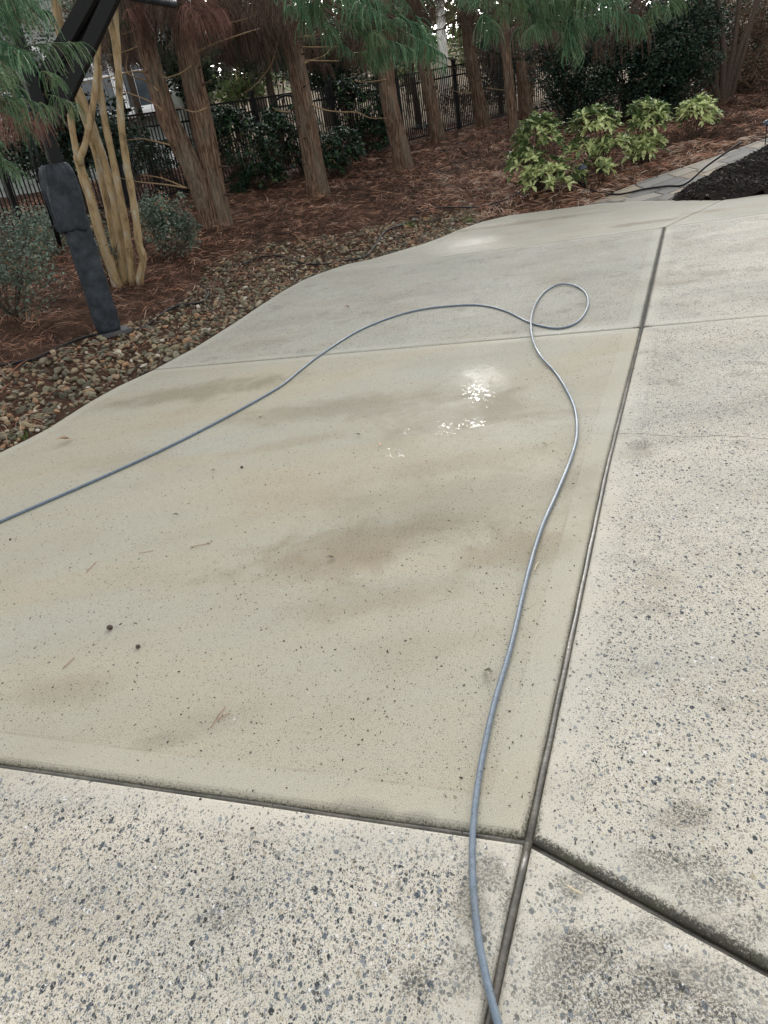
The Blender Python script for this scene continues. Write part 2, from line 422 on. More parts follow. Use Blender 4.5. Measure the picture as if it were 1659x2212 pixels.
M['blackmetal'] = plain('black_metal', (.006, .0065, .007), .45, .2, 30, .1, spec=.18)
M['fence'] = plain('black_aluminium', (.008, .008, .009), .4, .2, 30, .05, spec=.2)
M['hose_mat'] = None
t = NT('hose_rubber'); n = t.noise(t.coord('Object'), 60, 3); n2 = t.noise(t.coord('Object'), 4, 2)
c = t.mix(t.mr(n, .3, .7, 0, 1), (.10, .14, .185), (.16, .20, .245)); c = t.mix(t.mr(t.noise(t.coord('Object'), 110, 3, .7), .60, .68), c, (.05, .05, .048)); c = t.mix(t.mr(t.noise(t.coord('Object'), 13, 4, .7), .55, .7, 0, .45), c, (.09, .085, .07))
t.set(Base_Color=c, Roughness=t.mr(n2, .3, .7, .30, .45), Normal=t.bump(n, .1, .001)); M['hose_mat'] = t.m
M['cable'] = plain('black_cable', (.008, .008, .009), .45, .2, 30, .1, spec=.25)
# padded pole sleeve: cloth with wear
t = NT('pole_sleeve'); n = t.noise(t.coord('Object'), 9, 5, .65); nf = t.noise(t.coord('Object'), 350, 2)
c = t.mix(t.mr(n, .4, .75), (.014, .018, .023), (.05, .061, .072)); c = t.mix(t.mr(nf, .5, .75, 0, .4), c, (.05, .055, .055))
t.set(Base_Color=c, Roughness=.55, Normal=t.bump(t.math('ADD', nf, n), .35, .003)); t.b.inputs['Specular IOR Level'].default_value = .22; M['sleeve'] = t.m
M['anchor'] = plain('anchor_plate', (.07, .075, .08), .55, .3, 25)
M['mulch'] = leafy('mulch_chips', [(0, (.010, .009, .009)), (.6, (.028, .024, .022)), (.93, (.06, .05, .043)), (1, (.30, .25, .2))], .85, 0)
M['mulch_soil'] = plain('mulch_soil', (.022, .018, .016), .95, .5, 40, 1.0, dist=.02, spec=.08)
STONE = [(0, (.055, .050, .038)), (.2, (.13, .12, .085)), (.42, (.23, .205, .13)), (.6, (.16, .14, .10)), (.75, (.34, .27, .165)), (.87, (.36, .19, .095)), (.95, (.43, .36, .25)), (1, (.58, .53, .45))]
def stonemat(name, rnd):
    t = NT(name)
    a = t.n('ShaderNodeAttribute', attribute_name='rnd').outputs['Fac'] if rnd == 'attr' else t.n('ShaderNodeObjectInfo').outputs['Random']
    P = t.coord('World'); n = t.noise(P, 45, 4, .65); m = t.noise(P, 130, 3)
    c = t.ramp(a, STONE)
    c = t.mix(t.mr(n, .4, .75, 0, .5), c, (.115, .115, .07)); c = t.mix(t.mr(m, .55, .8, 0, .4), c, (.45, .40, .32))
    t.set(Base_Color=c, Roughness=t.mr(n, .3, .7, .5, .85), Normal=t.bump(t.math('ADD', n, m), .5, .006)); t.b.inputs['Specular IOR Level'].default_value = .25; return t.m
M['stone_s'] = stonemat('river_stone_mass', 'attr'); M['stone_o'] = stonemat('river_stone', 'obj')
t = NT('paver'); a = t.n('ShaderNodeObjectInfo').outputs['Random']; n = t.noise(t.coord('World'), 40, 4, .6)
c = t.ramp(a, [(0, (.15, .145, .14)), (.3, (.23, .22, .20)), (.6, (.33, .30, .25)), (.85, (.38, .31, .22)), (1, (.20, .16, .13))])
c = t.mix(t.mr(n, .4, .8, 0, .5), c, (.13, .12, .105)); t.set(Base_Color=c, Roughness=.7, Normal=t.bump(n, .4, .005)); M['paver'] = t.m
M['sandbed'] = plain('joint_sand', (.07, .055, .042), .95, .4, 60, .6)
t = NT('aucuba_leaf'); a = t.n('ShaderNodeObjectInfo').outputs['Random']
n = t.noise(t.coord('Object'), 75, 3, .7); n0 = t.noise(t.coord('Object'), 18, 2)
c = t.mix(t.mr(t.math('ADD', n, t.mr(n0, .3, .7, -.12, .12)), .40, .50), (.15, .30, .07), (.78, .82, .40))
c = t.mix(t.mr(a, .7, 1, 0, .6), c, (.68, .70, .36)); c = t.mix(t.mr(a, .12, .2, .8, 0), c, (.07, .15, .045))
t.set(Base_Color=c, Roughness=.32)
tr = t.n('ShaderNodeBsdfTranslucent'); t.l(c, tr.inputs[0]); mx = t.n('ShaderNodeMixShader'); mx.inputs[0].default_value = .22
t.l(t.b.outputs[0], mx.inputs[1]); t.l(tr.outputs[0], mx.inputs[2]); t.l(mx.outputs[0], t.o.inputs[0]); M['aucuba'] = t.m
M['aucuba_s'] = leafy('aucuba_leaf_mass', [(0, (.04, .09, .03)), (.6, (.12, .20, .06)), (1, (.4, .45, .2))], .35, .15, spots=(60, .56, (.5, .54, .24)))
M['rhodo'] = leafy('laurel_leaf', [(0, (.008, .022, .014)), (.6, (.022, .055, .030)), (.93, (.05, .11, .035)), (1, (.16, .26, .08))], .22, .12, 'attr', spec=.7)
M['rhodo_o'] = leafy('laurel_leaf_single', [(0, (.010, .026, .016)), (.6, (.025, .062, .034)), (.93, (.06, .13, .04)), (1, (.18, .28, .09))], .22, .12, 'obj', spec=.7)
M['coto'] = leafy('small_shrub_leaf', [(0, (.04, .065, .045)), (.5, (.12, .165, .12)), (.86, (.26, .33, .25)), (.96, (.30, .15, .09)), (1, (.38, .22, .13))], .5, .12)
M['hemlock'] = leafy('dark_evergreen', [(0, (.010, .020, .014)), (.6, (.026, .048, .032)), (.95, (.055, .085, .05)), (1, (.14, .12, .08))], .4, .12)
M['oakbrush'] = leafy('brown_understorey', [(0, (.055, .035, .024)), (.6, (.12, .078, .05)), (1, (.19, .13, .085))], .8, .15)
M['farleaf'] = leafy('far_leaf', [(0, (.03, .05, .02)), (.4, (.09, .15, .05)), (.75, (.20, .27, .10)), (1, (.34, .30, .17))], .6, .3)
M['grass'] = leafy('grass_blades', [(0, (.05, .12, .02)), (1, (.16, .25, .06))], .5, .25)
M['siding'] = plain('house_siding', (.26, .28, .255), .7, .08, 4, .1)
M['trim'] = plain('white_trim', (.78, .78, .76), .5, .05, 8, .05)
M['glass'] = plain('window_glass', (.05, .06, .07), .06, .2, 3, .02)
M['shingle'] = plain('roof_shingle', (.10, .095, .09), .9, .3, 20, .5)
M['lampblue'] = plain('lamp_shade_metal', (.05, .06, .08), .35, .2, 30, .05, metal=.6)
M['drytan'] = plain('dry_leaf', (.33, .20, .11), .6, .3, 60); M['dryorange'] = plain('orange_leaf', (.52, .16, .03), .5, .3, 60)
M['dryolive'] = plain('olive_leaf', (.09, .075, .035), .5, .3, 60); M['seedbrown'] = plain('seed_pod', (.055, .035, .022), .6, .4, 90, .6)
M['seedpale'] = plain('pale_seed', (.42, .38, .27), .6, .3, 90); M['straw1'] = plain('single_needle', (.26, .11, .07), .6, .2, 50)
M['palewood'] = plain('pale_wood', (.60, .50, .34), .6, .2, 50)
t = NT('joint_filler'); P = t.coord('World'); n = t.noise(P, 7, 4, .7); n2 = t.noise(P, 90, 3)
c = t.mix(t.mr(n, .42, .6), (.07, .065, .053), (.15, .137, .112)); c = t.mix(t.mr(n2, .55, .7, 0, .7), c, (.04, .035, .025))
sp = t.n('ShaderNodeSeparateXYZ'); t.l(P, sp.inputs[0])
c = t.mix(t.mr(sp.outputs[1], 4.6, 5.4), c, (.035, .033, .026))
t.set(Base_Color=c, Roughness=t.mr(sp.outputs[1], 2.2, 4.5, .30, .85), Normal=t.bump(n2, .35, .004)); M['filler'] = t.m

# ---------------------------------------------------------------- ground sheet
def axis(lo, hi, step, out, lim):
    a = list(np.arange(lo, hi + 1e-6, step)); s = step; x = hi; r = []
    while x < lim: s *= out; x += s; r.append(x)
    s = step; x = lo; l = []
    while x > -lim: s *= out; x -= s; l.append(x)
    return np.array(l[::-1] + a + r)
gx = axis(-9, 14, .14, 1.25, 420); gy = axis(1, 27, .14, 1.25, 420)
X, Y = np.meshgrid(gx, gy); Z = terr(X, Y)
for i in range(0, 1):
    bump_n = np.array([mnoise.noise((x * 2.2, y * 2.2, 0)) for x, y in zip(X.ravel(), Y.ravel())]).reshape(X.shape)
Dg = bedd(X, Y); Z = Z + bump_n * .05 * np.clip(Dg - .5, 0, 1)
nx = len(gx); ny = len(gy)
I = np.arange(nx * ny).reshape(ny, nx)
quads = np.stack([I[:-1, :-1], I[:-1, 1:], I[1:, 1:], I[1:, :-1]], -1).reshape(-1, 4)
me = mesh_np('ground', np.stack([X, Y, Z], -1).reshape(-1, 3), [quads], M['ground'])
tag(link('ground', me), kind='structure')

# ---------------------------------------------------------------- driveway slabs
drive = empty('driveway', (0, 0, 0)); drive['kind'] = 'structure'
def seg(a, b, step=.12):
    a = Vector(a); b = Vector(b); n = max(1, int((b - a).length / step)); return [a.lerp(b, k / n) for k in range(n)]
def offset(poly, d):
    n = len(poly); out = []
    for i in range(n):
        p0 = poly[i - 1]; p1 = poly[i]; p2 = poly[(i + 1) % n]
        e1 = (p1 - p0).normalized(); e2 = (p2 - p1).normalized()
        n1 = Vector((-e1.y, e1.x)); n2 = Vector((-e2.y, e2.x)); b = n1 + n2
        if b.length < 1e-3: b = n1
        b.normalize(); k = max(.15, b.dot(n1)); out.append(p1 + b * (d / k))
    return out
J = {k: g(*p).xy for k, p in dict(X=(1140, 1812), M1=(1310, 1010), MA=(1386, 706), MB=(1435, 491), ED=(1527, 433), FL=(0, 1647), FR=(1659, 2092), LO=(1052, 2212),
     AL=(330, 798), AR=(1659, 681), BL=(705, 584), BR=(1659, 460), CL=(1335, 938), CR=(1659, 946)).items()}
def ext(a, b, t): return a + (b - a) * t
FLx = ext(J['X'], J['FL'], 4.2); FRx = ext(J['X'], J['FR'], 12); LOx = ext(J['X'], J['LO'], 14)
ARx = ext(J['MA'], J['AR'], 9); BRx = ext(J['MB'], J['BR'], 5.5)
DIRT_SHADE_SEG = [(np.array(J['X']), np.array(FRx), 1.0, .030), (np.array(J['X']), np.array(LOx), .75, .028), (np.array(J['X']), np.array(J['M1']), .62, .02),
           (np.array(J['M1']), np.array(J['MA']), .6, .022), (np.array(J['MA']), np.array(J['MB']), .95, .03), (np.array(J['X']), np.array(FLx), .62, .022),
           (np.array(J['AL']), np.array(ARx), .5, .012)]  # joint grime together with the painted dark shadow line at the edges
def dirt_shade_val(p):
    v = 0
    for a, b, s, wd in DIRT_SHADE_SEG:
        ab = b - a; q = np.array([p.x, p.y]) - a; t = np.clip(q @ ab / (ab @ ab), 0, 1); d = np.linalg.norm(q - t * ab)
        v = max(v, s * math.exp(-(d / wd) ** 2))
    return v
RINGS = [(0.0, -.10), (0.0, -.016), (.0025, -.009), (.007, -.003), (.014, -.0004), (.022, .0), (.04, 0), (.065, 0), (.094, 0), (.108, 0), (.14, 0)]
def slab(poly, mat, gap=.006, name='slab', soft=1.0, dk=1.0):  # dk scales joint dirt and painted edge shade per slab
    # poly counter-clockwise, straight runs between given corners; gap = half joint width
    area = sum(poly[i].x * poly[(i + 1) % len(poly)].y - poly[(i + 1) % len(poly)].x * poly[i].y for i in range(len(poly)))
    if area < 0: poly = poly[::-1]
    n = len(poly); V = []; E = []; D = []; cnt = [max(1, int((poly[(i + 1) % n] - poly[i]).length / .12)) for i in range(n)]
    N = sum(cnt)
    for ins, z in RINGS:
        C = offset(poly, gap + ins * soft)
        for i in range(n):
            for k in range(cnt[i]):
                p = C[i].lerp(C[(i + 1) % n], k / cnt[i]); V.append((p.x, p.y, z)); E.append(ins); D.append(dk * dirt_shade_val(p))
    Fc = []
    for r in range(len(RINGS) - 1):
        for k in range(N):
            k2 = (k + 1) % N; Fc.append((r * N + k, r * N + k2, (r + 1) * N + k2, (r + 1) * N + k))
    b = (len(RINGS) - 1) * N; ring = [Vector(V[b + k][:2]) for k in range(N)]
    ov, oe, of, _, _, _ = delaunay_2d_cdt(ring, [(k, (k + 1) % N) for k in range(N)], [list(range(N))], 1, 1e-6)
    base = len(V)
    for p in ov: V.append((p.x, p.y, 0)); E.append(.14); D.append(dk * dirt_shade_val(p))
    for f in of: Fc.append(tuple(base + q for q in f))
    m = bpy.data.meshes.new(name); m.from_pydata(V, [], Fc)
    for k, a in (('edge', E), ('dirt_shade', D)):
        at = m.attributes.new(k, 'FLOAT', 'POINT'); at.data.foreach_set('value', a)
    m.materials.append(mat); m.update()
    return link(name, m, drive)
OL = (.185, .16, .095); BR = (.25, .185, .11); DK = (.17, .155, .125)
def gp(px, py): v = g(px, py); return v.x, v.y
def st(px, py, rx, ry, c, k, a=0.0): return (*gp(px, py), rx, ry, a, c, k * .78)
mat1 = concrete('concrete_smooth', .22, stains=[st(430, 845, .85, .26, OL, .85, -.1), st(780, 880, 1.0, .26, OL, .65, -.2), st(1010, 900, .6, .35, OL, .6), st(800, 1170, .6, .26, BR, .85), st(1000, 1090, .9, .35, OL, .45, -.2), st(820, 1290, .4, .16, BR, .5),
    st(1140, 1180, .35, .16, BR, .6), st(1260, 1040, .12, .3, OL, .45), st(1130, 900, .5, .1, OL, .5, -.25), st(120, 1500, .32, .12, BR, .5, -.2), st(640, 1230, .4, .14, BR, .4), st(620, 960, .4, .12, BR, .4),
    st(1000, 1000, .6, .14, BR, .35), st(250, 1000, .5, .14, BR, .35), st(900, 1400, .35, .12, BR, .3), st(460, 1560, .3, .08, DK, .25), st(790, 1745, .10, .035, DK, .8, -.3), st(900, 1762, .05, .02, DK, .7, -.3), st(350, 1600, .12, .04, DK, .4)],
    puddles=[(*gp(1032, 848), .15, .34, .58), (*gp(966, 925), .10, .24, .55), (*gp(1022, 915), .11, .16, .58), (*gp(850, 980), .22, .16, .60), (*gp(875, 932), .06, .07, .55), (*gp(1035, 815), .20, .34, -.5), (*gp(960, 900), .35, .45, -.35)], tone=(.462, .405, .305), greyness=.3, tint=(.86, .87, .83))
mat2 = concrete('concrete_worn', .62, stains=[st(650, 690, .8, .3, OL, .4), st(900, 640, .8, .5, DK, .35), st(1240, 600, .5, .3, DK, .3), st(560, 745, .4, .2, OL, .4)], greyness=1.3, tone=(.46, .43, .37))
mat3 = concrete('concrete_far', .25, stains=[st(1080, 488, 1.2, .16, OL, .7, -.25), st(1400, 480, .5, .14, OL, .7, -.25), st(1200, 470, .8, .15, OL, .5, -.25), st(1010, 530, .4, .4, DK, .3), st(1540, 455, .5, .14, OL, .4, -.3)],
    puddles=[(*gp(1010, 528), .55, 1.0, -.45)], greyness=.9)
matF = concrete('concrete_exposed', 1.0, stains=[st(1020, 1960, .05, .09, DK, .5), st(1060, 1880, .04, .05, DK, .5), st(1480, 2110, .12, .06, DK, .5), st(1230, 2060, .09, .06, DK, .4), st(1250, 1900, .05, .03, DK, .4)], tone=(.73, .67, .57), greyness=.25, tint=(.91, .905, .885), grime=[(*gp(1020, 1960), .05, .10), (*gp(1060, 1890), .05, .06), (*gp(1480, 2120), .16, .07), (*gp(1230, 2060), .12, .07), (*gp(1250, 1910), .08, .04), (*gp(1010, 2080), .05, .08), (*gp(1400, 2010), .09, .05), (*gp(900, 2120), .05, .05), (*gp(1330, 2160), .14, .05), (*gp(1560, 2180), .10, .05), (*gp(1180, 2130), .06, .06), (*gp(1100, 1960), .03, .10)])
matR = concrete('concrete_exposed_right', .80, stains=[st(1480, 450, .4, .1, OL, .6, -.25), st(1530, 590, .3, .14, OL, .55, -.3), st(1490, 610, .3, .10, OL, .5, -.3), st(1420, 600, .12, .8, OL, .35, -.5), st(1380, 980, .1, .08, OL, .5),
    st(1420, 1250, .1, .1, BR, .3), st(1450, 1780, .1, .06, DK, .35), st(1500, 2000, .12, .05, DK, .45)], tone=(.68, .635, .545), greyness=.35, tint=(.885, .88, .855), grime=[(*gp(1440, 1870), .12, .06), (*gp(1540, 1930), .10, .06), (*gp(1600, 2010), .10, .04), (*gp(1480, 1760), .08, .05), (*gp(1380, 960), .08, .08)])
def edge_between(a, b):
    """free edge of the driveway from point a to point b (indices of nearest vertices)"""
    ia = min(range(len(EDGE)), key=lambda i: (EDGE[i] - a).length); ib = min(range(len(EDGE)), key=lambda i: (EDGE[i] - b).length)
    s = 1 if ib >= ia else -1
    return [Vector(EDGE[i]) for i in range(ia, ib + s, s)]
eAL = edge_between(EDGE[0], J['AL']); eAB = edge_between(J['AL'], J['BL']); eBD = edge_between(J['BL'], J['ED']); eDE = edge_between(J['ED'], EDGE[-1])
JAL = eAL[-1]; JBL = eAB[-1]; JED = eBD[-1]
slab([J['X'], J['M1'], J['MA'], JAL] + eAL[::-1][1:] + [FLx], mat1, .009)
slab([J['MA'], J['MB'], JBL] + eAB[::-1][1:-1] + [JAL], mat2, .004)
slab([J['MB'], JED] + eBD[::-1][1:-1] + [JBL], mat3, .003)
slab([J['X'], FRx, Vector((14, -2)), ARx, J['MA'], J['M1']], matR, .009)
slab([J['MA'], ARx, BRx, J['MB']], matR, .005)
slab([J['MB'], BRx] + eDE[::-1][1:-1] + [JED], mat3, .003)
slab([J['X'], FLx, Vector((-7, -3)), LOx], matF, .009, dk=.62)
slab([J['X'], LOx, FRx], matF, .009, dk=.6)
# joint filler: beads lying in the grooves
def bead(pts, wd, name='joint_filler', z=-.012, r=None):
    mb = MB(); P = []
    for i in range(len(pts) - 1): P += seg(pts[i], pts[i + 1], .08)
    P.append(pts[-1])
    mb.tube([Vector((p.x + .0010 * sin(i * 1.9), p.y, z - .004 - wd * .35 + .0012 * sin(i * .9))) for i, p in enumerate(P)], wd, 10, prof=lambda a: 1)
    return mb.build(name, M['filler'], drive)
bead([J['X'], J['M1'], J['MA'], J['MB']], .0108)
bead([J['X'], FLx], .0105, z=-.015); bead([J['X'], FRx], .0105, z=-.022); bead([J['X'], LOx], .0105)
mb = MB(); mb.box((2, 0, -.125), (30, 40, .02)); 
b0 = [v for v in POLYD]
me = bpy.data.meshes.new('sub_base'); me.from_pydata([(p[0], p[1], -.045) for p in POLYD], [], [tuple(range(len(POLYD)))]); me.materials.append(M['sandbed'])
link('sub_base', me, drive)
# hairline crack across the right-hand slab
ck = MB(); pts = []; A = J['CL']; B = ext(J['CL'], J['CR'], 1.6)
for k in range(60):
    t_ = k / 59; p = A.lerp(B, t_); pts.append(Vector((p.x, p.y + .014 * sin(t_ * 17) + .006 * sin(t_ * 61), -.0006)))
V = []; Fc = []
for i, p in enumerate(pts):
    h = .0019 + .0010 * sin(i * 1.3); V += [(p.x, p.y - h, .0006), (p.x, p.y + h, .0006)]
    if i: Fc.append((2 * i - 2, 2 * i, 2 * i + 1, 2 * i - 1))
ck.add(V, Fc); ck.build('crack', plain('crack_dark', (.06, .05, .04), .9), drive, False)

# ---------------------------------------------------------------- hose
HP = [(-60, 1157), (0, 1127), (200, 1040), (370, 962), (500, 895), (600, 838), (645, 803), (690, 768), (770, 717), (850, 684), (920, 667), (1000, 659), (1050, 661), (1095, 673), (1145, 697), (1200, 709),
      (1240, 700), (1263, 677), (1271, 650), (1260, 628), (1235, 615), (1205, 615), (1175, 632), (1155, 660), (1147, 692), (1150, 730), (1167, 768), (1200, 805), (1225, 845), (1242, 885), (1246, 935), (1235, 985),
      (1205, 1060), (1170, 1140), (1140, 1240), (1105, 1390), (1070, 1510), (1045, 1620), (1026, 1740), (1020, 1860), (1030, 2000), (1050, 2110), (1076, 2212), (1110, 2330)]
rh = .0078; hp = []
for i, p in enumerate(HP):
    z = rh
    if p in ((1147, 692),): z = rh * 3.3
    if p in ((1155, 660), (1150, 730)): z = rh * 2.2
    if p == (1167, 768): z = rh * 2.2
    if p in ((1235, 615), (1205, 615)): z = rh * 1.6
    v = g(*p, z); hp.append(v)
hose = MB(); hose.tube(crom(hp, 10), rh, 14)
o = hose.build('hose', M['hose_mat'], None); tag(o, 'grey-blue pressure washer hose snaking over the wet concrete with one loop', 'hose')

# ---------------------------------------------------------------- stones
def ico(sub=2):
    import bmesh
    bm = bmesh.new(); bmesh.ops.create_icosphere(bm, subdivisions=sub, radius=1); V = np.array([v.co for v in bm.verts]); Fc = np.array([[v.index for v in f.verts] for f in bm.faces]); bm.free(); return V, Fc
IV, IF = ico(2)
def stone_v(seed):
    r = np.random.RandomState(seed); V = IV.copy()
    for k in range(9):                                   # chop with random planes: faceted yet rounded
        n = r.normal(size=3); n /= np.linalg.norm(n); d = r.uniform(.36, .7); s = V @ n; V = V - np.outer(np.maximum(s - d, 0) * .97, n)
    V *= [1.15, r.uniform(.55, .95), r.uniform(.38, .7)]
    return V
SV = [stone_v(i) for i in range(10)]
SMESH = [mesh_np('stone', v, [IF], M['stone_o'], False) for v in SV]
BACKPX = [(0, 800), (100, 775), (200, 728), (300, 700), (400, 655), (440, 590), (480, 560), (560, 530), (640, 520), (740, 510), (830, 488), (900, 475), (960, 460), (1020, 448), (1045, 470)]
bk = [gt(*p).xy for p in BACKPX]
left = [Vector(EDGE[i]) for i in range(0, 21)]
SP = [Vector((-7.2, 2.6)), Vector((-4.6, 4.6))] + bk + left[::-1]
SPA = np.array([[p.x, p.y] for p in SP])
bed = empty('stone_bed', (0, 0, 0)); bed['kind'] = 'structure'
pts = []; cell = {}
tries = 0
while tries < 34000:
    tries += 1
    x = R.uniform(-5.2, 3.2); y = R.uniform(2.4, 12.8)
    if not (x > -7 and inside(np.array([x]), np.array([y]), SPA)[0]): continue
    big_ = 1.25 if y < 7.4 else 1.0
    d = float(bedd(np.array([x]), np.array([y]))[0])
    if d < .03: continue
    s = R.choice([.015, .018, .022, .026, .032, .042]) * R.uniform(.85, 1.1) * big_
    if d < s: continue
    k = (int(x / .08), int(y / .08)); ok = True
    for dx in (-1, 0, 1):
        for dy in (-1, 0, 1):
            for (qx, qy, qs) in cell.get((k[0] + dx, k[1] + dy), []):
                if (qx - x) ** 2 + (qy - y) ** 2 < ((qs + s) * .62) ** 2: ok = False; break
    if not ok: continue
    cell.setdefault(k, []).append((x, y, s)); pts.append((x, y, s, d))
def vis(x, y, z=0.1, m=30):
    v = Vector((x, y, z - EYE)); dz = v.dot(F_)
    if dz <= 0: return False
    px = PW / 2 + FX * v.dot(RI) / dz; py = PH / 2 - FX * v.dot(UP) / dz
    return -m < px < PW + m and -m < py < PH + m
pts.sort(key=lambda p: -(p[2] / math.hypot(p[0], p[1])) if vis(p[0], p[1]) else 1)
sx = np.array([p[0] for p in pts]); sy = np.array([p[1] for p in pts]); ss = np.array([p[2] for p in pts]); sdist = np.array([p[3] for p in pts])
sz = terr(sx, sy) + ss * .28 + .012
yaw = NP.rand(len(pts)) * 6.28; tilt = NP.normal(0, .28, len(pts)); tilt2 = NP.normal(0, .28, len(pts))
for i in range(290):
    o = link('stone', SMESH[i % 10], bed, (sx[i], sy[i], sz[i]), (tilt[i], tilt2[i], yaw[i]), ss[i])
rest = np.arange(290, len(pts))
Vs = []; Fs = []; Rn = []; base = 0
for k in range(10):
    idx = rest[rest % 10 == k]
    # second, lower layer fills the gaps
    px_ = np.concatenate([sx[idx], sx[k::10] + NP.normal(0, .03, len(sx[k::10]))]); py_ = np.concatenate([sy[idx], sy[k::10] + NP.normal(0, .03, len(sx[k::10]))])
    n_ = len(px_); keep = bedd(px_, py_) > .035
    pz_ = np.concatenate([sz[idx], terr(px_[len(idx):], py_[len(idx):])]); sc_ = np.concatenate([ss[idx], ss[k::10] * .8])
    ex = np.concatenate([np.ones(len(idx)), np.zeros(n_ - len(idx))])
    px_, py_, pz_, sc_ = px_[keep], py_[keep], pz_[keep], sc_[keep]; n_ = len(px_)
    a = NP.rand(n_) * 6.28; dirs = np.stack([np.cos(a), np.sin(a), NP.normal(0, .25, n_)], 1)
    v, f, r = scatter(SV[k], [IF], rotmats(dirs, roll=NP.normal(0, .25, n_)), np.stack([px_, py_, pz_], 1), sc_)
    Vs.append(v); Fs.append(f[0] + base); Rn.append(r); base += len(v)
o = link('stone', mesh_np('stones', np.concatenate(Vs), [np.concatenate(Fs)], M['stone_s'], False, attrs={'rnd': np.concatenate(Rn)}), bed)
o['kind'] = 'stuff'; o.name = 'small_stones'

# ---------------------------------------------------------------- pine straw
WALKPX_L = [(1262, 444), (1320, 424), (1390, 398), (1470, 370), (1540, 346), (1600, 325), (1659, 305), (1740, 280)]
WALKPX_R = [(1455, 432), (1500, 408), (1560, 375), (1620, 345), (1659, 325), (1740, 300)]
WL = [gt(*p).xy for p in WALKPX_L]; WR = [gt(*p).xy for p in WALKPX_R]
WPOLY = np.array([[p.x, p.y] for p in WL + WR[::-1]])
MULPX = [(1455, 433), (1470, 420), (1500, 405), (1545, 380), (1600, 352), (1659, 322), (1740, 285)]
MUL = [gt(*p).xy for p in MULPX]
MPOLY = np.array([[p.x, p.y] for p in MUL] + [[11, 11], [9.6, 6.6]] + [[p.x, p.y] for p in EDGE[-3:-1:1][::-1]] + [[p.x, p.y] for p in [EDGE[-4], EDGE[-5]]])
ntry = 250000
x = NP.uniform(-7, 13, ntry); y = NP.uniform(3.2, 24, ntry)
d = bedd(x, y); ok = (d > .06) & ~inside(x, y, WPOLY) & ~inside(x, y, MPOLY)
ins = inside(x, y, SPA); ok &= (~ins) | (NP.rand(ntry) < np.where(d > .75, .65, .32))
# keep to what the camera side can see, thinner with distance
dist = np.hypot(x, y); ok &= NP.rand(ntry) < np.clip(13.0 / dist, .3, 1)
ok &= (np.abs(np.arctan2(x, y)) < .62)
x = x[ok]; y = y[ok]; n_ = len(x)
clump = np.array([mnoise.noise((a * 1.6, b * 1.6, 3)) for a, b in zip(x, y)])
z = terr(x, y) + .012 + np.clip(clump, -.3, 1) * .05 + np.abs(NP.normal(0, .022, n_)) + np.array([mnoise.noise((a * 2.2, b * 2.2, 0)) for a, b in zip(x, y)]) * .05 * np.clip(bedd(x, y) - .5, 0, 1)
fineN = np.array([mnoise.noise((a * 7, b * 7, 21)) for a, b in zip(x, y)])
rn = np.clip(.40 + .35 * clump + .75 * fineN + NP.normal(0, .2, n_), 0, 1)
rn = np.clip(rn + np.where((x > 1.8) & (bedd(x, y) < 3.0), .30, -.06), 0, 1)
base_a = np.array([mnoise.noise((a * 1.1, b * 1.1, 9)) for a, b in zip(x, y)]) * 5
a = base_a + NP.normal(0, .6, n_)
dirs = np.stack([np.cos(a), np.sin(a), NP.normal(0, .28, n_)], 1)
TVn = [(-.5, -.5, 0), (-.5, .5, 0), (0, -.5, .10), (0, .5, .10), (.5, -.1, 0), (.5, .1, 0)]; TFn = [np.array([[0, 2, 3, 1], [2, 4, 5, 3]])]
L_ = NP.uniform(.09, .21, n_); wd = NP.uniform(.003, .006, n_) * np.clip(dist[ok] / 8, .8, 2.0)
v, f, r = scatter(TVn, TFn, rotmats(dirs, roll=NP.normal(0, .6, n_)), np.stack([x, y, z], 1), np.stack([L_, wd, L_], 1), rn)
o = link('pine_straw', mesh_np('pine_straw', v, f, M['straw'], attrs={'rnd': r})); tag(o, 'fallen reddish brown pine needles covering the planting bed', kind='stuff')

# ---------------------------------------------------------------- paver walkway and black mulch bed
walk = empty('paver_walkway', (0, 0, 0)); walk['kind'] = 'structure'
WPb = WPOLY.copy()
def clip_poly(poly, clip):
    """Sutherland-Hodgman against a convex cell"""
    out = poly
    for i in range(len(clip)):
        a = clip[i]; b = clip[(i + 1) % len(clip)]; inp = out; out = []
        if not inp: break
        def side(p): return (b[0] - a[0]) * (p[1] - a[1]) - (b[1] - a[1]) * (p[0] - a[0])
        for k in range(len(inp)):
            p = inp[k - 1]; q = inp[k]; sp_, sq = side(p), side(q)
            if sq >= 0:
                if sp_ < 0: u = sp_ / (sp_ - sq); out.append((p[0] + (q[0] - p[0]) * u, p[1] + (q[1] - p[1]) * u))
                out.append(q)
            elif sp_ >= 0: u = sp_ / (sp_ - sq); out.append((p[0] + (q[0] - p[0]) * u, p[1] + (q[1] - p[1]) * u))
    return out
wd_ = (WL[6] - WL[1]).normalized(); wn_ = Vector((-wd_.y, wd_.x))
org = WL[0]
sub = MB(); V = [(p[0], p[1], T(p[0], p[1]) + .012) for p in WPOLY]; 
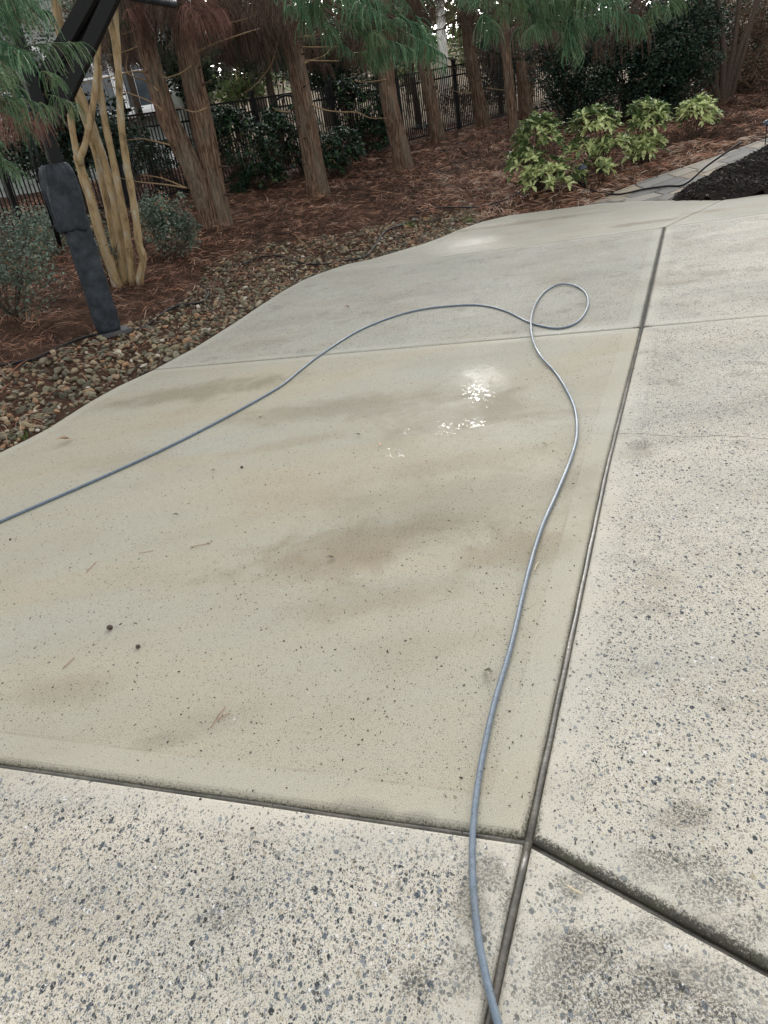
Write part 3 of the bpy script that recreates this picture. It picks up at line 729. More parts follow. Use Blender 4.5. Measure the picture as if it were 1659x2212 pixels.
for r_ in range(-14, 15):
    pos = -3.0 + R.uniform(0, .2)
    while pos < 12:
        ln = R.choice([.26, .34, .42, .5]); rh_ = .24
        c0 = org + wd_ * pos + wn_ * (r_ * rh_)
        quad = [c0 + wd_ * .010 + wn_ * .010, c0 + wd_ * (ln - .010) + wn_ * .010, c0 + wd_ * (ln - .010) + wn_ * (rh_ - .010), c0 + wd_ * .010 + wn_ * (rh_ - .010)]
        quad = [(q.x, q.y) for q in quad]; pos += ln
        m_ = np.array(quad).mean(0)
        if m_[0] > 11 or m_[1] > 20: continue
        cq = clip_poly([tuple(p) for p in WPOLY[::1]], quad)
        if len(cq) < 3: continue
        ar = abs(sum(cq[i][0] * cq[(i + 1) % len(cq)][1] - cq[(i + 1) % len(cq)][0] * cq[i][1] for i in range(len(cq)))) / 2
        if ar < .004: continue
        n_ = len(cq); cx, cy = np.mean([p[0] for p in cq]), np.mean([p[1] for p in cq]); dz = R.uniform(-.003, .003)
        V = []
        for (kk, hh) in ((1, -.05), (1, .022), (.95, .028)):
            for p in cq: V.append((p[0] if kk == 1 else cx + (p[0] - cx) * kk, p[1] if kk == 1 else cy + (p[1] - cy) * kk, T(p[0], p[1]) + .03 + hh * 1.0 + dz - .02))
        Fc = [tuple(2 * n_ + k for k in range(n_))]
        for q in range(2):
            for k in range(n_): Fc.append((q * n_ + k, q * n_ + (k + 1) % n_, (q + 1) * n_ + (k + 1) % n_, (q + 1) * n_ + k))
        MB().add(V, Fc).build('paver', M['paver'], walk, False)
# mulch mound
mx0, my0 = MPOLY.min(0); mx1, my1 = MPOLY.max(0)
gxs = np.arange(mx0 - .1, mx1 + .1, .09); gys = np.arange(my0 - .1, my1 + .1, .09)
X, Y = np.meshgrid(gxs, gys); insd = inside(X, Y, MPOLY); dd = distline(X, Y, np.vstack([MPOLY, MPOLY[:1]]))
mh = np.where(insd, .30 * (1 - np.exp(-dd / .55)), -dd * .5)
Z = np.maximum(terr(X, Y), 0) + mh + .02 + .03 * np.sin(X * 7) * np.sin(Y * 9) * insd
nxx, nyy = len(gxs), len(gys); I = np.arange(nxx * nyy).reshape(nyy, nxx)
q = np.stack([I[:-1, :-1], I[:-1, 1:], I[1:, 1:], I[1:, :-1]], -1).reshape(-1, 4); okq = (insd | (dd < .08)).ravel()[q].all(1)
used = np.unique(q[okq]); mp_ = -np.ones(nxx * nyy, int); mp_[used] = np.arange(len(used))
P3 = np.stack([X, Y, Z], -1).reshape(-1, 3)
tag(link('mulch_bed', mesh_np('mulch_bed', P3[used], [mp_[q[okq]]], M['mulch_soil'])), kind='structure')
n_ = 26000; x = NP.uniform(mx0, mx1, n_); y = NP.uniform(my0, my1, n_); k = inside(x, y, MPOLY) & (np.hypot(x, y) < 15); x = x[k]; y = y[k]; n_ = len(x)
dd = distline(x, y, np.vstack([MPOLY, MPOLY[:1]])); z = np.maximum(terr(x, y), 0) + .30 * (1 - np.exp(-dd / .55)) + .03 + .03 * np.sin(x * 7) * np.sin(y * 9)
a = NP.rand(n_) * 6.28; dirs = np.stack([np.cos(a), np.sin(a), NP.normal(0, .5, n_)], 1)
CV = np.array([(-.5, -.5, -.5), (.5, -.4, -.5), (.5, .5, -.4), (-.5, .4, -.5), (-.45, -.4, .5), (.4, -.5, .5), (.5, .4, .5), (-.4, .5, .4)]); CF = np.array([[0, 3, 2, 1], [4, 5, 6, 7], [0, 1, 5, 4], [1, 2, 6, 5], [2, 3, 7, 6], [3, 0, 4, 7]])
v, f, r = scatter(CV, [CF], rotmats(dirs, roll=NP.normal(0, .5, n_)), np.stack([x, y, z], 1), np.stack([NP.uniform(.02, .07, n_), NP.uniform(.008, .02, n_), NP.uniform(.004, .012, n_)], 1))
o = link('mulch_chips', mesh_np('mulch_chips', v, f, M['mulch'], False, attrs={'rnd': r})); tag(o, 'black shredded bark mulch heaped beside the driveway', kind='stuff')

# ---------------------------------------------------------------- conifer sprays (shared meshes)
def spray_mesh(seed, mat, L=.55, shoots=46, sl=.22, droop=.34, needle=.013, rad=.0035, rlo=0, rhi=1):
    r = random.Random(seed); V = []; Fq = []; Ft = []; A = []
    def tube(pts, r0, r1, val):
        m = len(pts); b = len(V); nrm = None
        for i, p in enumerate(pts):
            d = (pts[min(i + 1, m - 1)] - pts[max(i - 1, 0)]).normalized()
            if nrm is None: nrm = d.orthogonal().normalized()
            nrm = (nrm - d * nrm.dot(d)).normalized(); bb = d.cross(nrm); q = r0 + (r1 - r0) * i / (m - 1)
            for k in range(3):
                an = k * 2.0944; V.append(p + nrm * cos(an) * q + bb * sin(an) * q); A.append(val)
        for i in range(m - 1):
            for k in range(3): Fq.append((b + i * 3 + k, b + i * 3 + (k + 1) % 3, b + i * 3 + 3 + (k + 1) % 3, b + i * 3 + 3 + k))
    stem = [Vector((L * s / 8, .03 * sin(s), -.22 * (L * s / 8) ** 1.5)) for s in range(9)]
    tube(stem, .006, .002, .15)
    for q in range(shoots):
        s = .12 + .88 * (q + r.random()) / shoots; i = min(7, int(s * 8)); o = stem[i].lerp(stem[i + 1], s * 8 - i)
        side = r.choice((-1, 1)) * r.uniform(.2, 1); d = Vector((r.uniform(.2, .9), side, r.uniform(-.3, .35))).normalized()
        ln = sl * r.uniform(.55, 1.25) * (1.15 - .45 * s); n = 7; st_ = ln / n; p = o.copy(); pts = [p.copy()]
        val = rlo + (rhi - rlo) * min(1, max(0, r.gauss(.5, .27)))
        dr = droop * r.uniform(.7, 1.3)
        for k in range(n):
            d = (d + Vector((r.gauss(0, .06), r.gauss(0, .06), -dr))).normalized(); p = p + d * st_; pts.append(p.copy())
        tube(pts, rad * 1.1, rad * .45, val)
        for k in range(n):
            dd = (pts[k + 1] - pts[k]).normalized(); u = dd.orthogonal().normalized(); an0 = r.random() * 6
            for h in range(3):
                an = an0 + h * 2.1; o2 = pts[k].lerp(pts[k + 1], r.random()); side_ = u * cos(an) + dd.cross(u) * sin(an)
                tip = o2 + dd * needle * 1.2 + side_ * needle * r.uniform(.6, 1); wv = dd.cross(side_) * .0022
                b = len(V); V.extend([o2 - wv, o2 + wv, tip]); A.extend([val] * 2 + [min(1, val + .12)]); Ft.append((b, b + 1, b + 2))
    return mesh_np('foliage', np.array([tuple(v) for v in V]), [np.array(Fq), np.array(Ft)], mat, attrs={'rnd': A})
SPR = {'g': [spray_mesh(i, M['conifer_green'], .42, 44, .27, .40, .014, .0045) for i in range(4)],
       'b': [spray_mesh(20 + i, M['conifer_brown'], .4, 44, .36, .6, .009, .0035) for i in range(2)],
       'r': [spray_mesh(30 + i, M['conifer_rust'], .3, 40, .36, .5, .010, .003) for i in range(2)],
       'd': [spray_mesh(40 + i, M['conifer_dull'], .6, 46, .24, .3) for i in range(2)]}
def put_spray(kind, parent, loc, az, sc=1.0, pitch=0.0):
    me = R.choice(SPR[kind]); return link('foliage', me, parent, loc, (R.gauss(0, .12), pitch, az), sc)

BARKJ = None
def bark_trunk(path, r0, r1, seed, flare=1.25, n=44):
    """path: list of world points from the base up"""
    pts = crom(path, 10); m = len(pts); L = sum((pts[i + 1] - pts[i]).length for i in range(m - 1)); acc = 0; rr = []
    for i, p in enumerate(pts):
        if i: acc += (pts[i] - pts[i - 1]).length
        rr.append((r0 + (r1 - r0) * acc / L) * (1 + (flare - 1) * math.exp(-acc / .22)))
    def jit(a, i, p):
        a2 = a + .25 * sin(p.z * 1.1 + seed)
        fl = math.exp(-(p.z - pts[0].z) / .5)
        k = 1 + .06 * mnoise.noise((cos(a) * 3 + seed, sin(a) * 3, p.z * .6)) + .07 * mnoise.noise((cos(a2) * 7 + seed, sin(a2) * 7, p.z * 1.9)) + .05 * mnoise.noise((cos(a2) * 16 + seed, sin(a2) * 16, p.z * 4.5))
        return k + fl * .22 * mnoise.noise((cos(a) * 2.2 + seed * 3, sin(a) * 2.2, 0))
    mb = MB(); mb.tube(pts, rr, n, jit=jit); return mb
def limb(parent, pts, r0, r1, mat, name='branch', n=6):
    P = crom(pts, 5); m = len(P); mb = MB(); mb.tube(P, [r0 + (r1 - r0) * i / (m - 1) for i in range(m)], n); return mb.build(name, mat, parent)

TREEG = 'row of conifers in the pine straw bed'
def conifer(base_px, top_px, wpx, label, H=9.0, seed=0, twin=None, Yoff=0, lowkind='b', nlow=14, zlow=(2.3, 3.4), crown=22, name='conifer_tree'):
    b = gt(*base_px); b.y += Yoff; t_ = atY(top_px[0], top_px[1], b.y)
    dirv = (t_ - b) / (t_.z - b.z); depth = (b - Vector((0, 0, EYE))).dot(F_)
    r0 = wpx * .86 / 2 / FX * depth
    root = empty(name, b, label, 'tree', TREEG)
    top = b + dirv * (H - b.z)
    mid1 = b + dirv * 1.4 + Vector((R.gauss(0, .03), 0, 0)); mid2 = b + dirv * 3.4 + Vector((R.gauss(0, .06), 0, 0))
    bark_trunk([b - Vector((0, 0, .12)), b + dirv * .35, mid1, mid2, top], r0, .03, seed).build('trunk', M['bark'], root)
    def axis_at(z): return b + dirv * (z - b.z)
    for k in range(9):                                   # dead branch stubs
        zz = b.z + .5 + k * .3 + R.uniform(-.1, .1); a = R.uniform(-pi, 0) if k % 3 else R.uniform(0, 6.28); o = axis_at(zz); dd_ = Vector((cos(a), sin(a), R.uniform(-.2, .3)))
        ln = R.choice([.04, .06, .06, .18]); limb(root, [o + dd_ * r0 * .7, o + dd_ * (r0 + ln * .5), o + dd_ * (r0 + ln)], .018, .007, M['darktwig'], 'branch_stub', 6)
    # dead lower whorls with hanging brown foliage
    for k in range(nlow):
        zz = R.uniform(*zlow) + .2; a = R.uniform(0, 6.28); o = axis_at(zz); ln = R.uniform(.5, 1.4)
        d = Vector((cos(a), sin(a), 0)); p = [o, o + d * ln * .5 + Vector((0, 0, -.02)), o + d * ln + Vector((0, 0, -.10 * ln + .05))]
        limb(root, p, .012, .004, M['darktwig'], n=5)
        for q in range(3): put_spray(lowkind if R.random() < .75 else 'd', root, o + d * ln * (.35 + .3 * q), a + R.gauss(0, .5), R.uniform(.7, 1.2))
    # living crown, wide sprays getting shorter towards the top
    for k in range(crown):
        u = (k + R.random()) / crown; zz = 4.5 + (H - 4.7) * u; a = R.uniform(0, 6.28); o = axis_at(zz); ln = 2.3 * (1 - .75 * u)
        d = Vector((cos(a), sin(a), 0))
        if d.y < -.35: continue
        put_spray('g' if R.random() < .8 else 'b', root, o + d * ln * R.uniform(.25, .75), a, R.uniform(1.5, 2.3) * (1 - .4 * u), R.uniform(-.1, .25))
    return root, b, dirv

# name rows as seen from left to right
T1, b1, d1 = conifer((478, 492), (395, 90), 60, 'right-hand half of the forked conifer nearest the basketball pole, stringy reddish bark', H=10, seed=1, zlow=(2.7, 3.6))
t2p = [gt(466, 492), atY(420, 372, b1.y - .1), atY(362, 250, b1.y - .15), atY(300, 40, b1.y - .2), atY(255, -130, b1.y - .25), atY(225, -260, b1.y - .3)]
bark_trunk([t2p[0] - Vector((0, 0, .1))] + t2p[1:], .155, .10, 5, 1.2).build('trunk', M['bark'], T1)
T1['label'] = 'conifer forking at its base into two leaning trunks, right of the tan crape myrtle'
T2, b2, d2 = conifer((690, 423), (612, -10), 53, 'single-trunk conifer with grooved brown bark rising beside the dark laurel shrubs', H=10, seed=2, zlow=(2.6, 3.6))
T3, b3, d3 = conifer((872, 368), (838, 150), 47, 'brown-trunked conifer whose upper trunk disappears into the big green hanging bough', H=10, seed=3, zlow=(2.8, 3.8))
T4, b4, d4 = conifer((948, 308), (897, 50), 36, 'dark-trunked conifer just right of the one under the green bough, close to the fence', H=10, seed=4, zlow=(3.0, 4.2))
T5, b5, d5 = conifer((1045, 276), (1010, 70), 34, 'dark conifer standing against the fence, right of the white far trunk', H=10, seed=6, zlow=(3.0, 4.2))
T6, b6, d6 = conifer((1112, 300), (1094, 130), 27, 'slim conifer rising directly behind the left end of the yellow-green bush row', H=8, seed=7, nlow=8, zlow=(2.8, 3.8))
T7, b7, d7 = conifer((1138, 262), (1124, 90), 34, 'brown conifer trunk close behind the slim one at the yellow-green bushes', H=9, seed=8, nlow=8, zlow=(2.8, 3.8))
T8, b8, d8 = conifer((1150, 262), (1146, 90), 26, 'thinner conifer trunk touching the right side of its brown neighbour above the bushes', H=9, seed=9, nlow=8, zlow=(2.8, 3.8), Yoff=.5)
# bare crooked branches on the trunks, traced at the trunk's own depth
def traced(root, Y, px, r0=.014, r1=.005, mat='twig'): 
    limb(root, [atY(p[0], p[1], Y + R.uniform(-.15, .15)) for p in px], r0, r1, M[mat])
for px in ([(350, 238), (337, 227), (310, 213), (267, 197), (227, 182)], [(343, 197), (320, 177), (283, 163), (273, 147), (276, 120)], [(367, 313), (333, 305), (307, 300), (273, 303)],
           [(404, 406), (350, 398), (300, 393), (253, 383)], [(317, 155), (287, 155), (233, 167), (173, 182)], [(413, 143), (393, 157), (360, 168), (347, 162)], [(447, 233), (423, 242), (400, 237), (380, 230)],
           [(415, 118), (467, 93), (533, 70), (560, 62)], [(400, 60), (447, 53), (483, 52), (523, 43), (553, 32)], [(400, 405), (350, 385), (305, 378)], [(340, 30), (300, 60), (262, 75)], [(320, 90), (280, 108), (235, 120)]):
    traced(T1, b1.y - .35, px, .013, .004)
for px in ([(658, 137), (673, 130), (700, 120), (716, 103)], [(672, 226), (703, 238), (740, 242), (773, 243), (800, 255), (836, 255)], [(650, 102), (690, 102), (733, 100)], [(626, 242), (603, 240), (588, 232)], [(656, 131), (733, 132)],
           [(640, 80), (680, 76), (700, 70)], [(600, 40), (560, 28), (520, 35)], [(600, 90), (585, 140), (555, 180), (530, 200)]):
    traced(T2, b2.y - .2, px, .014, .005)
for px in ([(835, 172), (786, 178), (766, 174)], [(908, 133), (880, 135), (840, 128)]): traced(T3, b3.y - .2, px, .012, .004)
for px in ([(905, 98), (930, 105), (953, 120), (983, 130), (1020, 133)], [(920, 130), (946, 133), (980, 147), (1016, 155)], [(908, 75), (953, 63), (986, 55)], [(905, 40), (880, 50), (860, 52)]): traced(T4, b4.y - .2, px, .016, .006, 'darktwig')
for px in ([(1020, 200), (993, 200), (966, 190)], [(1050, 190), (1090, 195), (1110, 192)]): traced(T5, b5.y - .2, px, .014, .005)
traced(T8, b8.y, [(1150, 110), (1203, 112), (1208, 143), (1206, 200), (1193, 233)], .014, .006)

# hanging boughs that show in the picture: (tree, kind, pixel, depth Y, azimuth, scale)
def bough(root, kind, pxs, Y, n, sc, az=None, jitter=24, stem=True, r0=.02):
    P = [atY(p[0], p[1], Y) for p in pxs]
    C = crom(P, 6)
    if stem: limb(root, P, r0, .006, M['darktwig'])
    k_ = Y / FX * jitter
    if kind == 'g': n = int(n * 1.15)
    for k in range(n):
        p = C[R.randrange(len(C))] + Vector((R.gauss(0, k_), R.gauss(0, .3), R.gauss(0, k_ * .6)))
        put_spray(kind, root, p, R.uniform(0, 6.28) if az is None else az + R.gauss(0, 1.2), sc * R.uniform(.5, 1.2), R.gauss(0, .35))
bough(T3, 'g', [(640, -60), (720, 10), (790, 40), (840, 70)], 9.0, 22, 1.0, 0)
bough(T3, 'g', [(700, 20), (770, 60), (830, 100)], 9.0, 12, .9, 0)
bough(T3, 'g', [(780, -60), (830, -10), (860, 30)], 9.2, 12, 1.0, 0)
bough(T3, 'b', [(770, 20), (790, 90)], 9.1, 5, 1.0, 0)
bough(T2, 'g', [(560, -70), (650, -30), (720, 0)], 9.6, 10, .9, 0)
bough(T2, 'b', [(560, -60), (600, -20), (620, 10)], 10.5, 12, 1.1)
bough(T7, 'g', [(1040, -60), (1140, -20), (1230, 10), (1290, 30)], 10.5, 26, 1.15, 0)
bough(T7, 'g', [(1080, 0), (1170, 40), (1240, 50)], 10.5, 16, 1.0, 0)
bough(T6, 'g', [(1000, -80), (1060, -20), (1100, 20)], 11.5, 12, 1.0)
bough(T8, 'g', [(1350, -90), (1420, -40), (1470, -20)], 10.5, 14, 1.0)
bough(T8, 'b', [(1360, -60), (1390, -10)], 10.8, 9, 1.1)
bough(T6, 'b', [(1110, 60), (1160, 80)], 13, 8, 1.0)
bough(T1, 'r', [(385, 5), (420, 20), (440, 40)], b1.y - .8, 11, 1.0, 0, 10)
bough(T1, 'r', [(290, -10), (330, 15)], b1.y - .6, 5, 1.0, None, 10)
bough(T1, 'b', [(260, -60), (340, -20), (420, -10)], b1.y - .5, 16, 1.1)
bough(T4, 'b', [(850, -40), (900, -20), (960, 0)], b4.y - 1, 14, 1.4)
bough(T5, 'b', [(990, 0), (1010, 40), (1040, 60)], b5.y - 1, 12, 1.4)
bough(T4, 'd', [(900, -110), (960, -90), (1060, -60)], b4.y - .5, 12, 1.4)
bough(T2, 'b', [(470, -40), (540, 0), (600, 30)], b2.y, 18, 1.4)
bough(T2, 'd', [(450, 30), (530, 70), (600, 80)], b2.y + .8, 16, 1.4)
bough(T3, 'b', [(680, 60), (760, 90), (830, 90)], b3.y + .6, 16, 1.4)
bough(T4, 'b', [(840, 40), (890, 70)], b4.y + .8, 10, 1.2)

bough(T1, 'b', [(440, -20), (520, 20), (580, 20)], b1.y + .8, 22, 1.3, None, 30)
bough(T1, 'd', [(200, -10), (250, 50), (300, 60)], b1.y + .9, 22, 1.1, None, 30)
bough(T1, 'b', [(200, 60), (250, 110), (300, 110)], b1.y + 1.1, 12, .9, None, 24)
bough(T2, 'd', [(450, 50), (520, 90), (590, 100)], b2.y + 1.2, 18, 1.3, None, 26)
bough(T2, 'b', [(440, 80), (500, 100), (560, 60)], b2.y + .6, 12, 1.0, None, 24)
bough(T3, 'd', [(680, 40), (750, 60), (830, 60)], b3.y + 1.0, 20, 1.5, None, 26)
bough(T4, 'b', [(850, -10), (890, 20), (915, 0)], b4.y + 1.2, 12, 1.2, None, 20)
bough(T7, 'b', [(1060, 40), (1120, 60), (1180, 80)], b7.y + 1.0, 16, 1.3, None, 26)
bough(T8, 'b', [(1180, 60), (1280, 80), (1380, 60)], b8.y, 22, 1.4, None, 30)

# conifer standing left of the frame, its green boughs hang into the picture
bx = Vector((-4.3, 4.9, T(-4.3, 4.9)))
TL = empty('conifer_tree', bx, 'conifer whose lush green boughs hang in from the left over the basketball pole', 'tree', TREEG)
bark_trunk([bx, bx + Vector((0, 0, 1)), bx + Vector((.05, 0, 4)), bx + Vector((.1, 0, 8))], .2, .04, 12).build('trunk', M['bark'], TL)
for (pxs, Y, n, sc) in (([(-230, -10), (-60, -10), (10, 10)], 4.6, 12, .62), ([(-230, 60), (-80, 70), (0, 85)], 4.5, 12, .60), ([(-230, 130), (-80, 140), (-5, 150)], 4.6, 11, .58), ([(-200, 190), (-60, 210), (-20, 215)], 4.6, 9, .52),
                        ([(-230, 260), (-90, 270), (-20, 280)], 4.7, 7, .5), ([(-230, -90), (-60, -70), (40, -60)], 4.7, 12, .62), ([(-180, 330), (-60, 345)], 4.8, 4, .45)):
    bough(TL, 'g', pxs, Y, n, sc, 0, 20, True, .012)
bough(TL, 'r', [(-60, 200), (20, 225), (60, 232)], 4.8, 4, .5, 0, 8)
bough(TL, 'r', [(-90, 260), (40, 270)], 4.9, 3, .5, 0, 8)
for k in range(40):
    u = k / 40; a = R.uniform(0, 6.28); put_spray('g', TL, bx + Vector((cos(a), sin(a), 0)) * R.uniform(.5, 1.6) * (1 - .6 * u) + Vector((0, 0, 4.9 + 3.4 * u)), a, R.uniform(1.8, 2.6) * (1 - .4 * u))

# ---------------------------------------------------------------- crape myrtle
cmb = gt(283, 618); cm = empty('crape_myrtle', cmb, 'crape myrtle with a cluster of smooth tan stems behind the basketball pole', 'tree')
YC = cmb.y
STEMS = [([(300, 608), (309, 560), (301, 530), (296, 490), (289, 440), (281, 395), (270, 330), (262, 270), (258, 200), (255, 130), (250, 60), (247, 0), (243, -90)], 20, 15, 0),
         ([(286, 610), (281, 560), (272, 490), (256, 405), (241, 330), (228, 270), (217, 200), (212, 140)], 20, 15, .05),
         ([(270, 622), (262, 540), (251, 465), (240, 405), (224, 345), (207, 292), (185, 230), (160, 170), (140, 100), (120, 20), (105, -70)], 22, 14, .12),
         ([(256, 628), (240, 575), (219, 515), (196, 430), (178, 375), (168, 335)], 26, 22, .02),
         ([(168, 338), (158, 290), (148, 215), (138, 150), (125, 60), (110, -60)], 17, 12, 0),
         ([(172, 345), (186, 305), (199, 240), (208, 170), (211, 100), (207, 30), (203, -80)], 17, 13, -.03),
         ([(262, 620), (246, 520), (228, 430), (207, 335), (190, 280), (163, 195), (145, 120), (130, 40), (120, -60)], 18, 12, .25),
         ([(258, 180), (246, 90), (236, 40), (240, 0), (228, -70)], 12, 9, -.04)]
for px, w0, w1, off in STEMS:
    P = crom([atY(p[0], p[1], YC + off) for p in px], 5); P[0].z -= .05 if off or True else 0
    m = len(P); k_ = YC * .78 / FX / 2
    rr = [(w0 + (w1 - w0) * i / (m - 1)) * k_ * (1 + .06 * sin(i * 1.1 + off * 30)) for i in range(m)]
    MB().tube(P, rr, 12).build('stem', M['myrtle'], cm)
for k in range(9):
    a = R.uniform(0, 6.28); p0 = cmb + Vector((cos(a) * .12, sin(a) * .1, .0)); limb(cm, [p0, p0 + Vector((cos(a) * .08, sin(a) * .05, .14)), p0 + Vector((cos(a) * .16, sin(a) * .1, .30))], .006, .003, M['twig'])

# ---------------------------------------------------------------- basketball goal
pb = gt(238, 722); YP = pb.y
goal = empty('basketball_goal', pb, 'basketball goal with a black padded pole planted in the stones at the driveway edge', 'basketball goal')
def sq(a, p=5.0):                                   # rounded square profile
    return 1.0 / ((abs(cos(a)) ** p + abs(sin(a)) ** p) ** (1 / p))
hz = 1.0 / 1
RZ = Matrix.Rotation(radians(28), 3, 'Z')
def sleeve(z0, z1, r, name, lump=0, fold=.5, x=0, y=0):
    n = 70; V = []; m = 48; Fc = []
    for i in range(m + 1):
        z = z0 + (z1 - z0) * i / m
        for k in range(n):
            a = 2 * pi * k / n; q = r * sq(a)
            u = (i / m); wr = fold * .024 * mnoise.noise((cos(a) * 1.2, sin(a) * 1.2, z * 30)) * (.25 + u) + .006 * mnoise.noise((cos(a) * 2.5, sin(a) * 2.5, z * 6))
            if lump: wr += lump * (.035 * mnoise.noise((cos(a) * 1.6, sin(a) * 1.6, z * 3)) + .045 * mnoise.noise((cos(a) * 4, sin(a) * 4, z * 1.6)) + .012 * (1 - u))
            e = min(u, 1 - u); q = (q + wr) * (1 - .10 * math.exp(-e * m / 1.0)) * ((1 - .22 * max(0, (u - .82) / .18) ** 2 - .10 * max(0, (.3 - u) / .3)) if lump else 1)
            p = RZ @ Vector((cos(a) * q, sin(a) * q, 0)); V.append((pb.x + x + p.x, pb.y + y + p.y, z + (lump * .06 * mnoise.noise((cos(a) * 1.5, sin(a) * 1.5, 7)) * (1 - u) if lump else 0)))
    for i in range(m):
        for k in range(n): k2 = (k + 1) % n; Fc.append((i * n + k, i * n + k2, (i + 1) * n + k2, (i + 1) * n + k))
    Fc.append(tuple(range(n - 1, -1, -1))); Fc.append(tuple(m * n + k for k in range(n)))
    return MB().add(V, Fc).build(name, M['sleeve'], goal)
ztop = atY(125, 352, YP).z; zmid = atY(165, 490, YP).z
ob = sleeve(pb.z + .035, ztop - .15, .105, 'pole_pad')
ob = sleeve(zmid - .03, ztop, .128, 'crank_cover', .9, .15, -.035, .0)
mb = MB(); mb.box((pb.x, pb.y, 1.75), (.10, .10, 3.2), RZ); mb.build('pole', M['blackmetal'], goal, False)
mb = MB(); mb.box((pb.x + .03, pb.y - .02, pb.z + .015), (.30, .24, .035), RZ); mb.build('base_plate', M['anchor'], goal, False)
# adjusting rods beside the cover
for dx, dz in ((0, 0), (12, 3)):
    mb = MB(); mb.tube([atY(128 + dx * .3, 528 + dz, YP + .05), atY(74 + dx, 352 + dz, YP + .05), atY(50 + dx, 270, YP + .05)], .013, 8); mb.build('adjusting_rod', M['blackmetal'], goal)
mb = MB(); mb.tube([atY(112, 490, YP + .05), atY(150, 495, YP + .02)], .02, 8); mb.build('bracket', M['blackmetal'], goal)
def beam(p, q, w_, h_, name, mat='blackmetal', ov=Vector((0, 0, 0))):
    d = (q - p); L = d.length; z = d.normalized(); x = Vector((0, 0, 1)).cross(z).normalized(); y = z.cross(x)
    rot = Matrix((x, y, z)).transposed(); mb = MB(); mb.box((p + q) / 2, (w_, h_, L), rot); return mb.build(name, M[mat], goal, False)
beam(atY(112, 275, YP - .02), atY(262, -50, YP - .35), .06, .105, 'lower_arm')
beam(atY(84, 190, YP + .07), atY(218, -50, YP - .2), .06, .105, 'upper_arm')
beam(atY(96, 240, YP + .12), atY(236, -50, YP - .1), .05, .09, 'rear_arm')
beam(atY(98, 240, YP + .02), atY(115, 270, YP + .02), .16, .12, 'arm_hinge')
# worn sticker on the rear arm: pale hatch marks
for k in range(4):
    p = atY(118 + k * 4.5, 158 - k * 8, YP - .22); beam(p, p + Vector((.03, 0, .015)), .003, .004, 'sticker_mark', 'anchor')
# backboard above the frame, only its padded lower rim shows
zb = 2.95
A = g(232, -22, zb) if False else None
def atZ(px, py, z):
    d = ray(px, py); t_ = (z - EYE) / d.z; return Vector((d.x * t_, d.y * t_, z))
pA = atY(300, -30, YP - .25); pA.z = 0
p1 = atZ(378, 8, 2.85); p0 = atZ(262, -14, 2.85); dirb = (p1 - p0).normalized(); p0 = p1 - dirb * 1.7; B0 = p0.lerp(p1, .5)
mb = MB(); mb.tube([p0 - dirb * .25, p0, B0, p1 - dirb * .03, p1], [.045, .045, .045, .045, .03], 12); mb.build('backboard_pad', M['sleeve'], goal)
nb = Vector((dirb.y, -dirb.x, 0)); mb = MB(); rotb = Matrix((dirb, nb, Vector((0, 0, 1)))).transposed()
mb.box((p0 + p1) / 2 + Vector((0, 0, .62)), ((p1 - p0).length + .2, .02, 1.1), rotb); mb.build('backboard', plain('backboard_grey', (.12, .13, .14), .2), goal, False)

# ---------------------------------------------------------------- landscape cable
def ground_path(px, lift=.02): return [gt(*p) + Vector((0, 0, lift)) for p in px]
mb = MB(); mb.tube(crom([v + Vector((0, 0, .028)) for v in [gt(*p) for p in [(-60, 815), (20, 795), (80, 783), (140, 755), (200, 733), (260, 728), (310, 716), (345, 690), (385, 668), (435, 660), (452, 640), (435, 622)]]], 8), .0125, 10)
tag(mb.build('cable', M['cable']), 'thick black drainage tube running across the stones past the foot of the basketball pole', 'tube')
mb = MB(); mb.tube(crom([v + Vector((0, 0, .035)) for v in [gt(*p) for p in [(525, 578), (560, 562), (610, 560), (640, 572), (690, 574), (740, 566), (790, 555), (815, 532), (835, 505), (870, 492), (900, 480)]]], 8), .0115, 10)
tag(mb.build('cable', M['cable']), 'black tube looping over the stones below the middle of the straw bed', 'tube')
mb = MB(); mb.tube(crom([v + Vector((0, 0, .05)) for v in [gt(*p) for p in [(900, 470), (940, 458), (985, 456), (1030, 455), (1075, 445), (1110, 432), (1140, 408), (1165, 392)]]], 8), .010, 10)
tag(mb.build('cable', M['cable']), 'black tube ending under the first yellow-green bush', 'tube')
mb = MB(); mb.tube(crom([v + Vector((0, 0, .055)) for v in [gt(*p) for p in [(1250, 400), (1265, 415), (1300, 426), (1340, 427), (1390, 419), (1440, 412), (1480, 407)]] + [Vector((*gt(1530, 388).xy, T(*gt(1530, 388).xy) + .13)), Vector((*gt(1600, 360).xy, T(*gt(1600, 360).xy) + .25))]], 8), .0125, 10)
tag(mb.build('cable', M['cable']), 'black tube crossing the paver walkway into the black mulch', 'tube')

# ---------------------------------------------------------------- broad-leaved bushes
def leaf_tv(w_=.36, bend=.22, fold=.10):
    V = [(0, 0, 0), (.3, -w_ * .42, fold * .6 - .02), (.3, 0, .0), (.3, w_ * .42, fold * .6 - .02), (.62, -w_ * .5, fold - bend * .35), (.62, 0, -bend * .35 - .02), (.62, w_ * .5, fold - bend * .35), (.85, -w_ * .25, -bend * .62), (.85, w_ * .25, -bend * .62), (1, 0, -bend)]
    F3 = [(0, 1, 2), (0, 2, 3), (7, 5, 8), (7, 8, 9)]; F4 = [(1, 4, 5, 2), (2, 5, 6, 3)]; F3 += [(4, 7, 5), (5, 8, 6)]
    return np.array(V, float), [np.array(F3), np.array(F4)]
LV, LF = leaf_tv()
LEAF_A = mesh_np('leaf', LV, LF, M['aucuba']); LEAF_R = mesh_np('leaf', LV * [1, .8, 1], LF, M['rhodo_o'])
